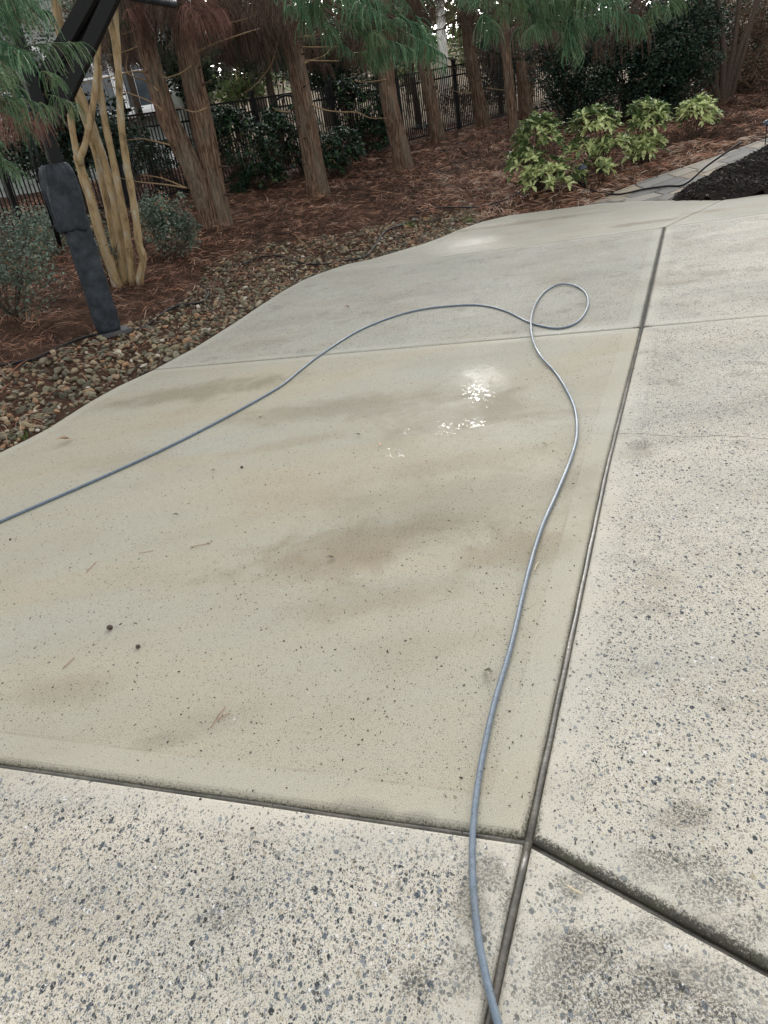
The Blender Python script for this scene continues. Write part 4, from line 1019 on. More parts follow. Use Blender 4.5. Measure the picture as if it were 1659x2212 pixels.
LVS = np.array([(0, 0, 0), (.5, -.32, .05), (1, 0, -.1), (.5, .32, .05)]); LFS = [np.array([[0, 1, 2, 3]])]
def euler_from(Mx):
    return Matrix(Mx.tolist()).to_euler()
def bush(name, label, group, base, lobes, leaf_len, nclus, per, n_obj, leaf_me, mass_mat, stem_mat, elev=(.1, .8), cat='bush', scale_tv=(1, 1, 1)):
    """lobes: (centre, radius xyz); whorls of leaves at shoot tips over the lobes' outer shell"""
    root = empty(name, base, label, cat, group)
    pos = []; D = []; S = []
    for c, rad, wgt in lobes:
        for k in range(int(nclus * wgt)):
            v = NP.normal(size=3); v /= np.linalg.norm(v); v[2] = v[2] if v[2] > -.45 else -v[2]
            rr = 1 - .45 * NP.rand() ** 2; tip = np.array(c) + v * np.array(rad) * rr
            ax = v * .7 + np.array([0, 0, .7]); ax /= np.linalg.norm(ax)
            u = np.cross(ax, [1, .3, .1]); u /= np.linalg.norm(u); w2 = np.cross(ax, u); a0 = NP.rand() * 6.28
            for q in range(per):
                an = a0 + q * 6.28 / per + NP.normal(0, .25); e = NP.uniform(*elev)
                d = (u * np.cos(an) + w2 * np.sin(an)) * np.cos(e) + ax * np.sin(e)
                pos.append(tip + NP.normal(0, .008, 3)); D.append(d); S.append(leaf_len * NP.uniform(.65, 1.1))
            if k % 4 == 0:
                b0 = Vector(base) + Vector((R.gauss(0, .04), R.gauss(0, .04), 0)); tp = Vector(tip); md = b0.lerp(tp, .5) + Vector((R.gauss(0, .05), R.gauss(0, .05), -.02))
                limb(root, [b0, md, tp], .008, .004, M[stem_mat], 'stem', 5)
    pos = np.array(pos); D = np.array(D); S = np.array(S)
    dcam = np.linalg.norm(pos - np.array([0, 0, EYE]), axis=1); order = np.argsort(dcam + NP.normal(0, .03, len(dcam)))
    up = np.tile([0, 0, 1.0], (len(D), 1)); Mx = rotmats(D, up, NP.normal(0, .35, len(D)))
    for i in order[:n_obj]:
        link('leaf', leaf_me, root, pos[i], euler_from(Mx[i]), float(S[i]))
    rs = order[n_obj:]
    if len(rs):
        v, f, r = scatter(LV * np.array(scale_tv), LF, Mx[rs], pos[rs], S[rs])
        o = link('leaves', mesh_np('leaves', v - np.array(base), f, mass_mat, attrs={'rnd': r}), root, base); o['kind'] = 'stuff'
    return root
AG = 'yellow-green speckled bushes beside the walkway'
def lob(px, py, Y, rpx, rz=None, ry=.32, w=1.0):
    c = atY(px, py, Y); k = Y * 1.0 / FX; return ((c.x, c.y, c.z), (rpx * k, ry, (rz or rpx) * k), w)
a1 = gt(1170, 412)
bush('speckled_bush', 'yellow-green speckled bush nearest the conifer trunks, with a second low clump in front', AG, a1, [lob(1165, 300, a1.y, 46, 44, w=1.0), lob(1135, 362, a1.y, 35, 45, w=.6), lob(1190, 385, a1.y - .25, 65, 32, w=1.0)], .145, 60, 8, 300, LEAF_A, M['aucuba_s'], 'darktwig')
a2 = gt(1300, 378)
bush('speckled_bush', 'yellow-green speckled bush second from the conifer trunks, widest and open at its foot', AG, a2, [lob(1285, 270, a2.y + .1, 48, 28, w=.9), lob(1318, 322, a2.y, 42, 22, w=.6), lob(1255, 318, a2.y + .1, 28, 14, w=.3), lob(1292, 362, a2.y - .1, 26, 8, w=.15)], .145, 60, 8, 300, LEAF_A, M['aucuba_s'], 'darktwig')
a3 = gt(1392, 352)
bush('speckled_bush', 'yellow-green speckled bush third from the conifer trunks, tall and rounded', AG, a3, [lob(1398, 258, a3.y + .1, 40, 32, w=1.0), lob(1392, 322, a3.y, 40, 24, w=.7)], .145, 60, 8, 300, LEAF_A, M['aucuba_s'], 'darktwig')
a4 = gt(1492, 306)
bush('speckled_bush', 'separate yellow-green speckled bush at the far end, on thin bare stems', AG, a4, [lob(1505, 250, a4.y, 38, 30, w=1.0)], .145, 60, 8, 300, LEAF_A, M['aucuba_s'], 'darktwig')

LG = 'dark laurel shrubs along the fence'
def laurel(px, py, lobes, label, n=60, back=0, nobj=110):
    b = gt(px, py); b.y += back; b.z = T(b.x, b.y)
    return bush('laurel_shrub', label, LG, b, [lob(x, y, b.y, rx, rz, .45, w_) for (x, y, rx, rz, w_) in lobes], .12, int(n * 1.8), 8, nobj, LEAF_R, M['rhodo'], 'darktwig')
laurel(520, 418, [(530, 330, 60, 75, 1.2), (480, 270, 40, 30, .6), (560, 390, 60, 30, .7)], 'dark glossy laurel filling the gap between the forked conifer and the next trunk', 80)
laurel(400, 420, [(345, 350, 55, 35, 1.0), (300, 330, 30, 25, .5)], 'dark laurel with light shoots between the tan stems and forked conifer', 60)
laurel(600, 395, [(600, 330, 45, 65, 1.0), (590, 270, 30, 30, .4)], 'dark glossy laurel hard against the left side of the grooved single trunk', 60, .4)
laurel(730, 385, [(735, 330, 45, 45, 1.0), (710, 360, 40, 25, .5)], 'low dark laurel at the right foot of the grooved single trunk', 70)
laurel(790, 345, [(785, 250, 55, 60, 1.2), (800, 310, 45, 40, .8), (740, 210, 35, 30, .4)], 'tall dark laurel left of the trunk under the green bough', 90, .5)
laurel(440, 430, [(445, 350, 35, 55, .6), (460, 290, 35, 40, .5)], 'dark laurel seen through and right beside the fork of the forked conifer', 60, .9)
laurel(250, 440, [(265, 330, 50, 45, .8), (215, 350, 40, 50, .6)], 'dark laurel right behind the tan crape myrtle stems at the fence', 60, .8, 60)
laurel(655, 390, [(650, 300, 40, 60, .8)], 'dark laurel hidden behind the grooved single trunk at the fence', 60, .9, 60)
laurel(910, 282, [(912, 282, 25, 12, .5)], 'small dark laurel tuft at the fence foot left of the dark conifer', 30, 0, 40)

# small-leaved shrubs and dark evergreens: one leaf mass each with its stems
def leafmass(name, label, cat, base, lobes, n, size, mat, stem_mat='darktwig', nst=16, group=None, shell=.55, flat=.0):
    root = empty(name, base, label, cat, group); tot = sum(l[2] for l in lobes); Pp = []
    for c, rad, wgt in lobes:
        m = int(n * wgt / tot); v = NP.normal(size=(m, 3)); v /= np.linalg.norm(v, axis=1, keepdims=True)
        rr = 1 - shell * NP.rand(m) ** 1.5; nz = np.array([mnoise.noise(tuple(q * 2.3 + np.array(c))) for q in v]); rr *= 1 + .5 * nz
        Pp.append(np.array(c) + v * np.array(rad) * rr[:, None])
        for k in range(int(nst * wgt / tot) + 1):
            tp = Vector(Pp[-1][R.randrange(m)]); b0 = Vector(base) + Vector((R.gauss(0, .05), R.gauss(0, .05), 0)); limb(root, [b0, b0.lerp(tp, .5) + Vector((R.gauss(0, .06), 0, -.03)), tp], .008 if n < 12000 else .03, .003, M[stem_mat], 'stem', 5)
    Pp = np.concatenate(Pp); cl = np.array([mnoise.noise(tuple(q * 3.2)) for q in Pp]); keep = cl > -.22 + 0 * cl; Pp = Pp[keep]; cl = cl[keep]; m = len(Pp)
    d = NP.normal(size=(m, 3)); d[:, 2] = d[:, 2] * .6 - flat
    v, f, r = scatter(LVS, LFS, rotmats(d, roll=NP.normal(0, .7, m)), Pp, size * NP.uniform(.6, 1.2, m), np.clip(.45 + cl * .6 + NP.normal(0, .22, m), 0, 1))
    o = link('leaves', mesh_np('leaves', v - np.array(base), f, mat, attrs={'rnd': r}), root, base); o['kind'] = 'stuff'
    return root
SG = 'blue-green small-leaved shrubs around the basketball pole'
s1 = gt(365, 560)
leafmass('small_leaved_shrub', 'round blue-green shrub between the tan stems and the forked conifer', 'shrub', s1, [lob(365, 480, s1.y, 62, 55, .45, 1.0), lob(330, 455, s1.y, 40, 35, .3, .4), lob(395, 500, s1.y, 38, 42, .3, .4)], 6500, .038, M['coto'], nst=16, group=SG, shell=.75)
s2 = gt(30, 690)
leafmass('small_leaved_shrub', 'sprawling blue-green shrub at the far left of the bed, needles caught in it', 'shrub', s2, [lob(20, 580, s2.y, 95, 95, .5, 1.0), lob(-40, 520, s2.y + .3, 90, 90, .5, .7), lob(60, 500, s2.y + .5, 60, 50, .4, .5)], 9500, .034, M['coto'], nst=22, group=SG, shell=.8)
s3 = gt(130, 560)
leafmass('small_leaved_shrub', 'thin blue-green shrub behind the padded pole', 'shrub', s3, [lob(110, 500, s3.y, 60, 55, .4, 1.0), lob(215, 515, s3.y, 50, 50, .3, .5)], 3600, .036, M['coto'], nst=12, group=SG, shell=.8)
s4 = gt(250, 600)
leafmass('small_leaved_shrub', 'sparse leafy shoots at the foot of the tan stems', 'shrub', s4 + Vector((-.1, -.25, 0)), [lob(240, 540, s4.y - .35, 40, 22, .12, 1.0)], 240, .032, M['coto'], nst=10, group=SG, shell=.9)

EG = 'dark evergreens behind the yellow-green bushes'
e1 = gt(1330, 262); e1 = Vector((e1.x * .86, min(e1.y, 16.5), 0)); 
def evg(px, py, Y, label, lobes, n, mat='hemlock', size=.06, grp=EG, nst=14):
    b = atY(px, py, Y); b.z = T(b.x, b.y)
    return leafmass('evergreen_tree', label, 'tree', b, [lob(x, y, Y + dy, rx, rz, .9, w_) for (x, y, rx, rz, w_, dy) in lobes], n, size, M[mat], nst=nst, group=grp, shell=.75)
evg(1240, 260, 17.5, 'dark evergreen behind the second yellow-green bush', [(1230, 150, 70, 90, 1, 0), (1200, 60, 80, 80, .8, .5), (1260, 210, 60, 50, .5, 0)], 26000)
evg(1350, 255, 16.5, 'dense dark evergreen behind the third yellow-green bush', [(1350, 160, 80, 85, 1.2, 0), (1330, 70, 90, 80, 1, .4), (1400, 210, 60, 45, .6, -.3)], 30000)
evg(1460, 250, 16.0, 'dark evergreen behind the separate yellow-green bush', [(1460, 130, 80, 90, 1.2, 0), (1480, 40, 90, 70, 1, .5)], 30000)
evg(1590, 240, 17.5, 'brown understorey tree with several dark stems at the upper right', [(1560, 190, 70, 60, .7, 0), (1640, 190, 70, 60, .8, 0), (1600, 60, 110, 80, 1, .6)], 20000, 'oakbrush', .06, nst=30)
evg(1720, 200, 15.0, 'brown thicket at the right edge above the walkway', [(1650, 240, 60, 30, .6, 0), (1720, 150, 60, 90, 1, 0)], 12000, 'oakbrush', .05, nst=16)
# multi-stem dark trunks at upper right
mt = atY(1570, 235, 16.2); mt.z = T(mt.x, mt.y)
mroot = empty('multi_stem_tree', mt, 'dark tree with several leaning stems at the upper right behind the bushes', 'tree')
for (xa, xb, xc, r_) in ((1548, 1540, 1500, .05), (1560, 1562, 1545, .06), (1572, 1600, 1650, .05), (1582, 1610, 1640, .04), (1566, 1585, 1600, .05), (1545, 1510, 1460, .035)):
    limb(mroot, [mt + Vector(((xa - 1565) * .004, 0, -.1)), atY(xa, 200, mt.y), atY(xb, 100, mt.y), atY(xc, -40, mt.y), atY(xc * 1.02 - 30, -200, mt.y)], r_ * 1.3, r_ * .7, M['darktwig'], 'stem', 8)

# ---------------------------------------------------------------- fence
FP = [atY(-260, 480, 12.0), atY(270, 415, 14.6), atY(575, 365, 16.6), atY(870, 290, 19.5), atY(1100, 262, 22.0), atY(1330, 240, 23.5)]
FP = [Vector((p.x, p.y, T(p.x, p.y))) for p in FP]
FLAB = ['black metal fence section behind the tan crape myrtle stems, running off to the left', 'black metal fence section behind the forked conifer, up to the tall post', 'black metal fence section right of the tall post, behind the laurels',
        'black metal fence section behind the dark conifers, with woods beyond', 'black metal fence section behind the slim conifers, mostly hidden by evergreens']
PH_ = 1.42
pk = MB(); pk.box((0, 0, PH_ / 2 + .05), (.018, .018, PH_ - .10)); PICK = pk.mesh('picket', M['fence'], False)
pp = MB(); pp.box((0, 0, .74), (.07, .07, 1.56)); pp.box((0, 0, 1.54), (.09, .09, .04)); pp.box((0, 0, 1.575), (.06, .06, .03), taper=.2); POST = pp.mesh('post', M['fence'], False)
for s in range(5):
    a, b = FP[s], FP[s + 1]; L = (b - a).length; d = (b - a).normalized(); root = empty('metal_fence', a, FLAB[s], 'fence', 'black metal fence behind the trees')
    az = math.atan2(d.y, d.x); npan = max(1, round(L / 2.4)); n = min(int(L / .066), 90)
    for k in range(npan + (1 if s == 4 else 0)):
        p = a.lerp(b, k / npan); link('post', POST, root, p, (0, 0, az))
    for k in range(1, n):
        p = a.lerp(b, k / n)
        link('picket', PICK, root, p, (0, 0, az))
    for h in (.12, 1.22, 1.42):
        mb = MB(); dn = d; x = Vector((0, 0, 1)).cross(dn).normalized(); rot = Matrix((x, dn.cross(x), dn)).transposed()
        mb.box((a + b) / 2 + Vector((0, 0, h)), (.026, .034, L - .04), rot); mb.build('rail', M['fence'], root, False)
# arched gate top right of the tall post
ga = FP[2].lerp(FP[3], .06); gb = FP[2].lerp(FP[3], .34); gr = empty('arched_gate', ga, 'black arched gate frame in the fence just right of the tall post', 'gate')
ar = [];
for k in range(13):
    t_ = k / 12; p = ga.lerp(gb, t_); ar.append(Vector((p.x, p.y - .05, p.z + 1.12 + .28 * sin(pi * t_))))
MB().tube(ar, .022, 8).build('arch_rail', M['fence'], gr)
for q in (ga, gb): MB().tube([Vector((q.x, q.y - .05, q.z + .05)), Vector((q.x, q.y - .05, q.z + 1.14))], .025, 8).build('gate_post', M['fence'], gr)

# ---------------------------------------------------------------- house beyond the fence
hy = 24.0; hx0 = atY(-500, 200, hy).x; hx1 = atY(338, 200, hy).x
gz = T(hx1, hy); house = empty('house', (hx1, hy, gz), 'grey-green house with white-framed windows beyond the fence at the left', 'house')
zt = 7.5
for k in range(int((zt - gz) / .18)):
    mb = MB(); z0 = gz + k * .18; mb.box(((hx0 + hx1) / 2, hy + .06 - .0, z0 + .09), (hx1 - hx0, .10, .176), Matrix.Rotation(radians(-5), 3, 'X')); mb.build('siding_board', M['siding'], house, False)
mb = MB(); mb.box(((hx0 + hx1) / 2, hy + 3.1, gz + (zt - gz) / 2), (hx1 - hx0 - .1, 6, zt - gz)); mb.build('wall', M['siding'], house, False)
mb = MB(); mb.box((hx1 + .02, hy + .02, (gz + zt) / 2), (.14, .14, zt - gz)); mb.build('corner_trim', M['trim'], house, False)
mb = MB(); L = hx1 - hx0 + .8; mb.add([(hx0 - .4, hy - .5, zt), (hx1 + .4, hy - .5, zt), (hx1 + .4, hy + 3, zt + 2.2), (hx0 - .4, hy + 3, zt + 2.2), (hx1 + .4, hy + 6.6, zt), (hx0 - .4, hy + 6.6, zt)], [(0, 1, 2, 3), (3, 2, 4, 5), (1, 4, 2), (0, 3, 5), (0, 5, 4, 1)]); mb.build('roof', M['shingle'], house, False)
zl = atY(280, 240, hy).z
mb = MB(); mb.box(((hx0 + hx1) / 2, hy - .35, zl - .12), (hx1 - hx0 + .4, .7, .14)); mb.build('ledge', M['trim'], house, False)
for (xa, xb, ya, yb) in ((262, 318, 115, 235), (175, 240, 90, 240), (20, 100, 130, 260), (-140, -40, 140, 280)):
    pa = atY(xa, yb, hy - .05); pbb = atY(xb, ya, hy - .05); x0_, x1_, z0_, z1_ = pa.x, pbb.x, zl + .02, zl + 1.75
    wn = MB()
    for (cx, cz, wx, wz) in (((x0_ + x1_) / 2, z0_, x1_ - x0_ + .12, .1), ((x0_ + x1_) / 2, z1_, x1_ - x0_ + .12, .12), (x0_, (z0_ + z1_) / 2, .11, z1_ - z0_ - .1), (x1_, (z0_ + z1_) / 2, .11, z1_ - z0_ - .1)): wn.box((cx, hy - .06, cz), (wx, .10, wz))
    wf = wn.build('window', M['trim'], house, False)
    q = MB(); q.box(((x0_ + x1_) / 2, hy - .04, (z0_ + z1_) / 2), (x1_ - x0_ - .1, .03, z1_ - z0_ - .1)); o = q.build('pane', M['glass'], None, False); o.parent = wf; o.location = -wloc(wf)
    q = MB(); q.box(((x0_ + x1_) / 2, hy - .065, (z0_ + z1_) / 2), (.05, .04, z1_ - z0_ - .12)); q.box(((x0_ + x1_) / 2, hy - .07, (z0_ + z1_) / 2), (x1_ - x0_ - .12, .04, .05)); o = q.build('muntin', M['trim'], None, False); o.parent = wf; o.location = -wloc(wf)

# ---------------------------------------------------------------- woods beyond the fence
WG = 'bare trees in the woods beyond the fence'
LABT = {}
for k, (px, Y, w_, mat, lab) in enumerate([(962, 32, .17, 'palebark', 'pale white trunk in the woods beyond the fence, between two dark conifers'), (700, 30, .13, 'greybark', None), (740, 34, .16, 'greybark', None), (500, 30, .14, 'greybark', None), (560, 36, .2, 'greybark', None),
        (450, 33, .12, 'greybark', None), (890, 36, .16, 'greybark', None), (1075, 33, .15, 'greybark', None), (1180, 36, .2, 'greybark', None), (1260, 32, .13, 'palebark', 'thin pale trunk far behind the dark evergreens'), (1420, 35, .2, 'greybark', None),
        (1500, 30, .12, 'greybark', None), (1630, 34, .18, 'greybark', None), (1700, 28, .15, 'greybark', None), (400, 29, .12, 'greybark', None), (350, 38, .2, 'greybark', None), (640, 40, .2, 'greybark', None), (820, 42, .2, 'greybark', None), (1010, 44, .2, 'greybark', None), (1340, 41, .2, 'greybark', None)]):
    p = atY(px, 200, Y); p.z = T(p.x, p.y); r_ = empty('woodland_tree', p, lab or 'bare grey trunk in the woods beyond the fence', 'tree', None if lab else WG)
    ln = Vector((R.gauss(0, .03), R.gauss(0, .03), 1)); H = R.uniform(9, 13)
    MB().tube([p - Vector((0, 0, .2)), p + ln * 2, p + ln * H * .6 + Vector((R.gauss(0, .2), 0, 0)), p + ln * H], [w_ * 1.2, w_, w_ * .7, .03], 10).build('trunk', M[mat], r_)
    for q in range(9):
        z_ = R.uniform(1.5, H * .9); a = R.uniform(0, 6.28); o_ = p + ln * z_; l_ = R.uniform(.8, 2.4) * (1.2 - z_ / H)
        limb(r_, [o_, o_ + Vector((cos(a), sin(a), .35)) * l_ * .5, o_ + Vector((cos(a), sin(a), .6)) * l_], w_ * .2, .008, M['greybark'], 'branch', 5)
# understorey between the trunks and the far wood, each one mass
UG = 'green understorey beyond the fence'
for k, (px, py, Y, rx, rz, n, mat, lab) in enumerate([(520, 190, 27, 60, 30, 2600, 'farleaf', 'light green shrub beyond the fence between the forked conifer and the next trunk'), (430, 170, 29, 45, 40, 1800, 'farleaf', 'light green shrub beyond the fence seen through the forked conifer'),
        (600, 110, 31, 90, 60, 5000, 'hemlock', 'dark evergreen beyond the fence left of the grooved trunk'), (740, 120, 30, 80, 60, 4500, 'hemlock', 'dark evergreen beyond the fence behind the hanging green bough'), (870, 110, 33, 70, 70, 4000, 'farleaf', 'olive tree beyond the fence left of the white trunk'),
        (1010, 60, 33, 45, 70, 3000, 'farleaf', 'olive tree beyond the fence right of the white trunk'), (1090, 120, 29, 60, 80, 4000, 'oakbrush', 'brown leafy tree beyond the fence behind the slim conifers'), (1000, 215, 23.8, 70, 30, 2500, 'oakbrush', 'brown brush piled on the far side of the fence by the dark conifers'),
        (470, 30, 34, 110, 60, 5500, 'oakbrush', 'brown leafed oak beyond the fence above the forked conifer'), (920, 20, 36, 60, 50, 2600, 'oakbrush', 'brown leafed oak beyond the fence above the white trunk'), (330, 40, 32, 60, 60, 2500, 'farleaf', 'olive tree beside the house beyond the fence'), (205, 60, 19, 75, 75, 6000, 'oakbrush', 'brown leafed tree between the fence and the house'), (60, 170, 18, 90, 120, 9000, 'hemlock', 'dark evergreen between the fence and the house at the left'), (520, 90, 26, 90, 55, 6000, 'hemlock', 'dark evergreen beyond the fence right of the forked conifer'), (690, 150, 27, 60, 40, 4000, 'hemlock', 'dark evergreen beyond the fence behind the grooved trunk'), (860, 60, 28, 60, 60, 5000, 'hemlock', 'dark evergreen beyond the fence left of the dark conifers'), (1100, 60, 27, 90, 80, 7000, 'hemlock', 'dark evergreen beyond the fence behind the slim conifers')]):
    b = atY(px, py, Y); b.z = T(b.x, b.y); c = atY(px, py, Y)
    leafmass('understorey_tree', lab, 'tree', b, [((c.x, c.y, c.z), (rx * Y / FX, 1.2, rz * Y / FX), 1.0)], n, .12 if Y > 25 else .07, M[mat], nst=10, group=UG, shell=.85)
DG = 'dark evergreens standing behind the fence'
for (px, py, Y, rx, rz, n, lab) in [(400, 120, 17.5, 60, 70, 9000, 'dark evergreen close behind the fence, seen through the forked conifer'), (560, 60, 19, 90, 70, 13000, 'dark evergreen close behind the fence left of the grooved trunk'), (700, 120, 20, 70, 70, 9000, 'dark evergreen close behind the fence right of the grooved trunk'),
        (800, 60, 21.5, 80, 70, 9000, 'dark evergreen close behind the fence above the tall laurel'), (1075, 130, 24.5, 45, 75, 6000, 'dark evergreen close behind the fence by the slim conifers'), (880, 60, 24, 45, 60, 5000, 'dark evergreen close behind the fence left of the white trunk'), (1530, 120, 21, 80, 110, 12000, 'dark evergreen far behind the several-stemmed dark tree'), (1660, 100, 21, 80, 110, 12000, 'dark evergreen far behind the brown thicket at the right edge'), (130, 290, 13.6, 150, 70, 9000, 'dark evergreen low behind the fence at the left, behind the basketball pole'), (250, 50, 16.5, 60, 60, 8000, 'dark evergreen close behind the fence above the tan stems')]:
    b = atY(px, py, Y); b.z = T(b.x, b.y); c = atY(px, py, Y)
    r_ = leafmass('evergreen_tree', lab, 'tree', b, [((c.x, c.y, c.z), (rx * Y / FX, .8, rz * Y / FX), 1.0)], n, .09, M['hemlock'], nst=8, group=DG, shell=.8)
    MB().tube([b - Vector((0, 0, .1)), Vector((c.x, c.y, c.z))], [.09, .05], 8).build('trunk', M['darktwig'], r_)
# far wood: one mass on the hillside
n_ = 60000; x = NP.uniform(-70, 90, n_); y = NP.uniform(44, 85, n_)
cn = np.array([mnoise.noise((a * .12, b * .12, 5)) for a, b in zip(x, y)]); hh = NP.rand(n_) ** 1.3 * (9 + 8 * cn); z = terr(x, y) + hh; keep = (cn > -.25)
x, y, z, cn = x[keep], y[keep], z[keep], cn[keep]; m = len(x); d = NP.normal(size=(m, 3))
v, f, r = scatter(LVS, LFS, rotmats(d), np.stack([x, y, z], 1), NP.uniform(.4, .9, m), np.clip(.4 + cn + NP.normal(0, .2, m), 0, 1))
tag(link('far_wood', mesh_np('far_wood', v, f, M['farleaf'], attrs={'rnd': r})), 'distant mixed wood on the rising ground', kind='stuff')

# ---------------------------------------------------------------- path lights
def path_light(px, py, tpx, tpy, label):
    b = gt(px, py); tp = atY(tpx, tpy, b.y); root = empty('path_light', b, label, 'garden light', 'small garden path lights')
    MB().tube([b - Vector((0, 0, .05)), tp - Vector((0, 0, .05))], .007, 8).build('stake', M['blackmetal'], root)
    V = []; n = 20; Fc = []
    for (rr, zz) in ((.012, .02), (.035, .008), (.075, -.035), (.072, -.040), (.02, -.02)):
        for k in range(n): V.append((tp.x + rr * cos(6.2832 * k / n), tp.y + rr * sin(6.2832 * k / n), tp.z + zz))
    for q in range(4):
        for k in range(n): Fc.append((q * n + k, q * n + (k + 1) % n, (q + 1) * n + (k + 1) % n, (q + 1) * n + k))
    Fc.append(tuple(range(n - 1, -1, -1))); MB().add(V, Fc).build('lamp_shade', M['lampblue'], root)
    MB().tube([tp - Vector((0, 0, .055)), tp - Vector((0, 0, .01))], .016, 10).build('lamp_holder', M['blackmetal'], root)
path_light(1266, 410, 1258, 358, 'small path light in front of the yellow-green bushes, blue-grey cone shade')
path_light(1652, 320, 1657, 262, 'small path light at the right edge beside the walkway')

# ---------------------------------------------------------------- grass tufts
def tuft(px, py, n, ln, label):
    b = gt(px, py); root_r = NP.rand(n) * 6.28; d = np.stack([np.cos(root_r) * .6, np.sin(root_r) * .6, NP.uniform(.4, 1.2, n)], 1)
    v, f, r = scatter([(0, -.5, 0), (0, .5, 0), (.5, -.4, .05), (.5, .4, .05), (1, 0, -.15)], [np.array([[0, 2, 3, 1]]), np.array([[2, 4, 3]])], rotmats(d), np.array(b) + NP.normal(0, .035, (n, 3)) * [1, 1, 0], np.stack([ln * NP.uniform(.6, 1.2, n), np.full(n, .004), ln * np.ones(n)], 1))
    tag(link('grass_tuft', mesh_np('grass_tuft', v, f, M['grass'], attrs={'rnd': r})), label, 'grass tuft')
tuft(1012, 478, 60, .14, 'thin green grass tuft at the end of the stone strip'); tuft(1370, 420, 220, .05, 'short patch of green grass at the left corner of the paver walkway'); tuft(45, 940, 34, .06, 'sparse grass sprigs in the stones at the left edge')
tuft(885, 492, 70, .13, 'grassy green tuft among the stones in the middle of the strip')

# ---------------------------------------------------------------- fallen sticks in the bed
for k, (px, lab) in enumerate([([(745, 460 - 25), (700, 430), (655, 448)], 'long pale stick leaning at the foot of the grooved trunk'), ([(800, 420), (850, 425), (905, 433)], 'thin pale stick lying right of the grooved trunk'), ([(985, 312), (1015, 300), (1040, 285)], 'thin stick lying between the dark conifers'),
        ([(1060, 325), (1090, 318), (1130, 308)], 'thin stick lying left of the yellow-green bushes'), ([(640, 520), (665, 545), (680, 560)], 'short twig lying on the stones below the grooved trunk')]):
    P = [gt(*p) + Vector((0, 0, .05 + .03 * (i == 0))) for i, p in enumerate(px)]; MBt = MB(); MBt.tube(crom(P, 4), .006, 6); tag(MBt.build('stick', M['twig']), lab, 'stick')

# ---------------------------------------------------------------- litter on the concrete
def leaf_on(px, py, L, az, mat, label, cat='leaf', name='fallen_leaf', curl=.3):
    p = g(px, py, .003); me = bpy.data.meshes.new(name); V = LV * [L, L * 1.1, L * (1 + curl)]; V[:, 2] += -V[:, 2].min()
    me = mesh_np(name, V, LF, M[mat]); o = link(name, me, None, p, (0, 0, az)); tag(o, label, cat)
leaf_on(765, 944, .045, .3, 'dryolive', 'small dark olive leaf on the concrete left of the wet glints'); leaf_on(820, 964, .035, 1.2, 'dryorange', 'tiny orange leaf on the wet concrete')
leaf_on(1063, 1466, .05, 1.9, 'dryolive', 'narrow olive leaf beside the hose in the lower middle'); leaf_on(372, 1116, .035, .2, 'dryolive', 'dark curled leaf alone on the slab at the left'); leaf_on(122, 960, .10, .5, 'drytan', 'brown feathery leaf near the stones at the left')
leaf_on(742, 667, .07, .1, 'drytan', 'small brown leaf lying above the hose curve'); leaf_on(1170, 963, .03, .4, 'dryolive', 'dark leaf crumb just left of the hose'); leaf_on(1345, 434, .05, .2, 'dryolive', 'dark leaf on the far concrete edge')
leaf_on(455, 1020, .03, .4, 'dryolive', 'small olive leaf below the hose at left'); leaf_on(703, 1210, .04, .1, 'dryolive', 'grey-green curled leaf on the brown stain')
def pod(px, py, r, mat, label):
    p = g(px, py, r * .8); V = IV * r * (1 + .15 * np.array([mnoise.noise(tuple(v * 3 + px)) for v in IV]))[:, None]; V = V * [1, .9, .8]
    o = link('seed_pod', mesh_np('seed_pod', V, [IF], M[mat]), None, p); tag(o, label, 'seed pod')
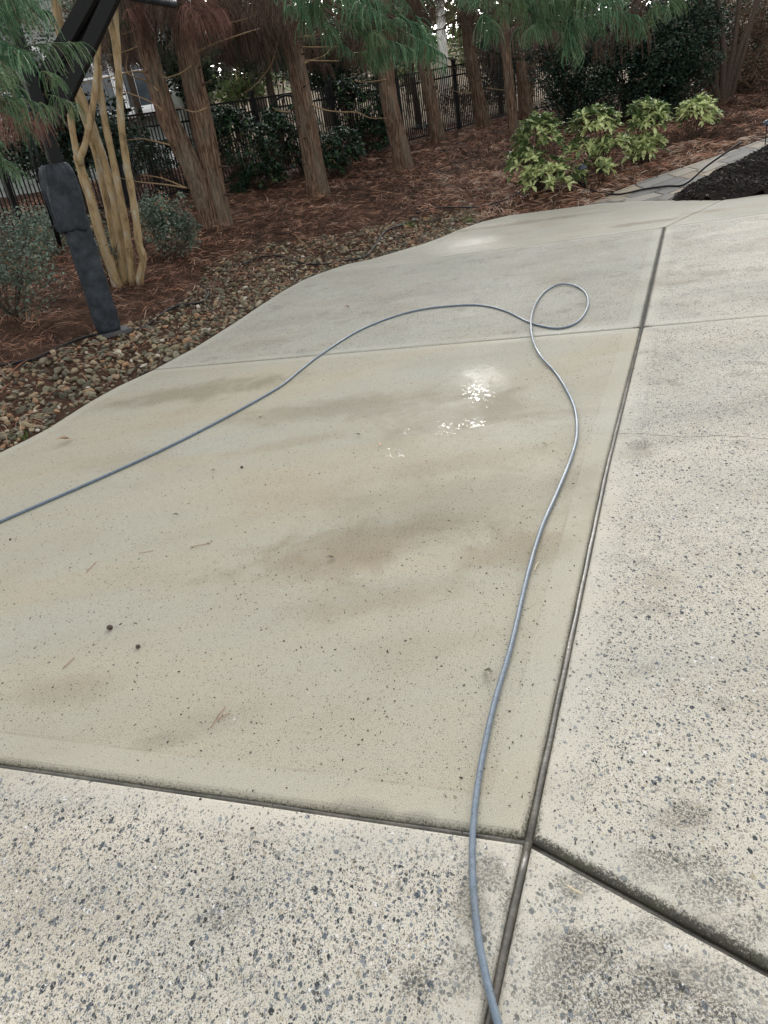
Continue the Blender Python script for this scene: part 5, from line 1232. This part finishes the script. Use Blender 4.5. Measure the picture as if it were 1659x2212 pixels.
pod(237, 1355, .012, 'seedbrown', 'round dark seed pod, larger of two on the slab at left'); pod(298, 1396, .009, 'seedbrown', 'small dark seed pod just below the larger one'); pod(414, 1180, .008, 'seedpale', 'pale seed pod with a needle beside it')
pod(522, 1009, .008, 'seedbrown', 'tiny dark seed pod under the left run of hose'); pod(562, 898, .010, 'seedpale', 'pale crumb touching the lower side of the hose'); pod(22, 1165, .006, 'seedbrown', 'tiny dark pod at the left edge under the hose')
def needle(pxs, r, mat, label, name='pine_needle', cat='pine needle'):
    P = [g(*p, .003 + r) for p in pxs]; mb = MB(); mb.tube(crom(P, 4), r, 5); tag(mb.build(name, M[mat]), label, cat)
needle([(455, 1572), (470, 1548), (487, 1527)], .0011, 'straw1', 'reddish pine needle crossing another on the lower left slab'); needle([(470, 1556), (485, 1545), (497, 1541)], .0011, 'straw1', 'second reddish needle fanning from the first on the lower left slab')
needle([(186, 1236), (198, 1224), (208, 1214)], .0013, 'straw1', 'single reddish needle on the slab at far left'); needle([(418, 1180), (440, 1176), (456, 1173)], .0011, 'straw1', 'needle lying beside the pale seed pod')
needle([(1225, 1912), (1240, 1922), (1258, 1930)], .0022, 'palewood', 'pale wood splinter near the joint crossing', 'splinter', 'splinter'); needle([(1155, 1232), (1158, 1222), (1163, 1214)], .002, 'palewood', 'short pale straw beside the hose in the middle', 'splinter', 'splinter')
needle([(135, 1445), (150, 1430), (162, 1420)], .0013, 'straw1', 'dark twig on the stained lower left corner'); needle([(300, 1195), (318, 1192), (332, 1189)], .001, 'straw1', 'faint needle on the slab right of the olive leaf')

n_ = 420; px_ = NP.uniform(0, 1650, n_); py_ = 760 + 1100 * NP.rand(n_) ** 1.3; pp_ = np.array([[*g(a, b, .002)] for a, b in zip(px_, py_)])
a = NP.rand(n_) * 6.28; v, f, r = scatter(CV, [CF], rotmats(np.stack([np.cos(a), np.sin(a), NP.normal(0, .2, n_)], 1)), pp_, np.stack([NP.gamma(2, .0014, n_) + .002, NP.uniform(.0015, .0035, n_), NP.uniform(.001, .003, n_)], 1))
tag(link('crumbs', mesh_np('crumbs', v, f, M['mulch'], False, attrs={'rnd': r})), 'tiny crumbs of bark and grit scattered over the concrete', kind='stuff')
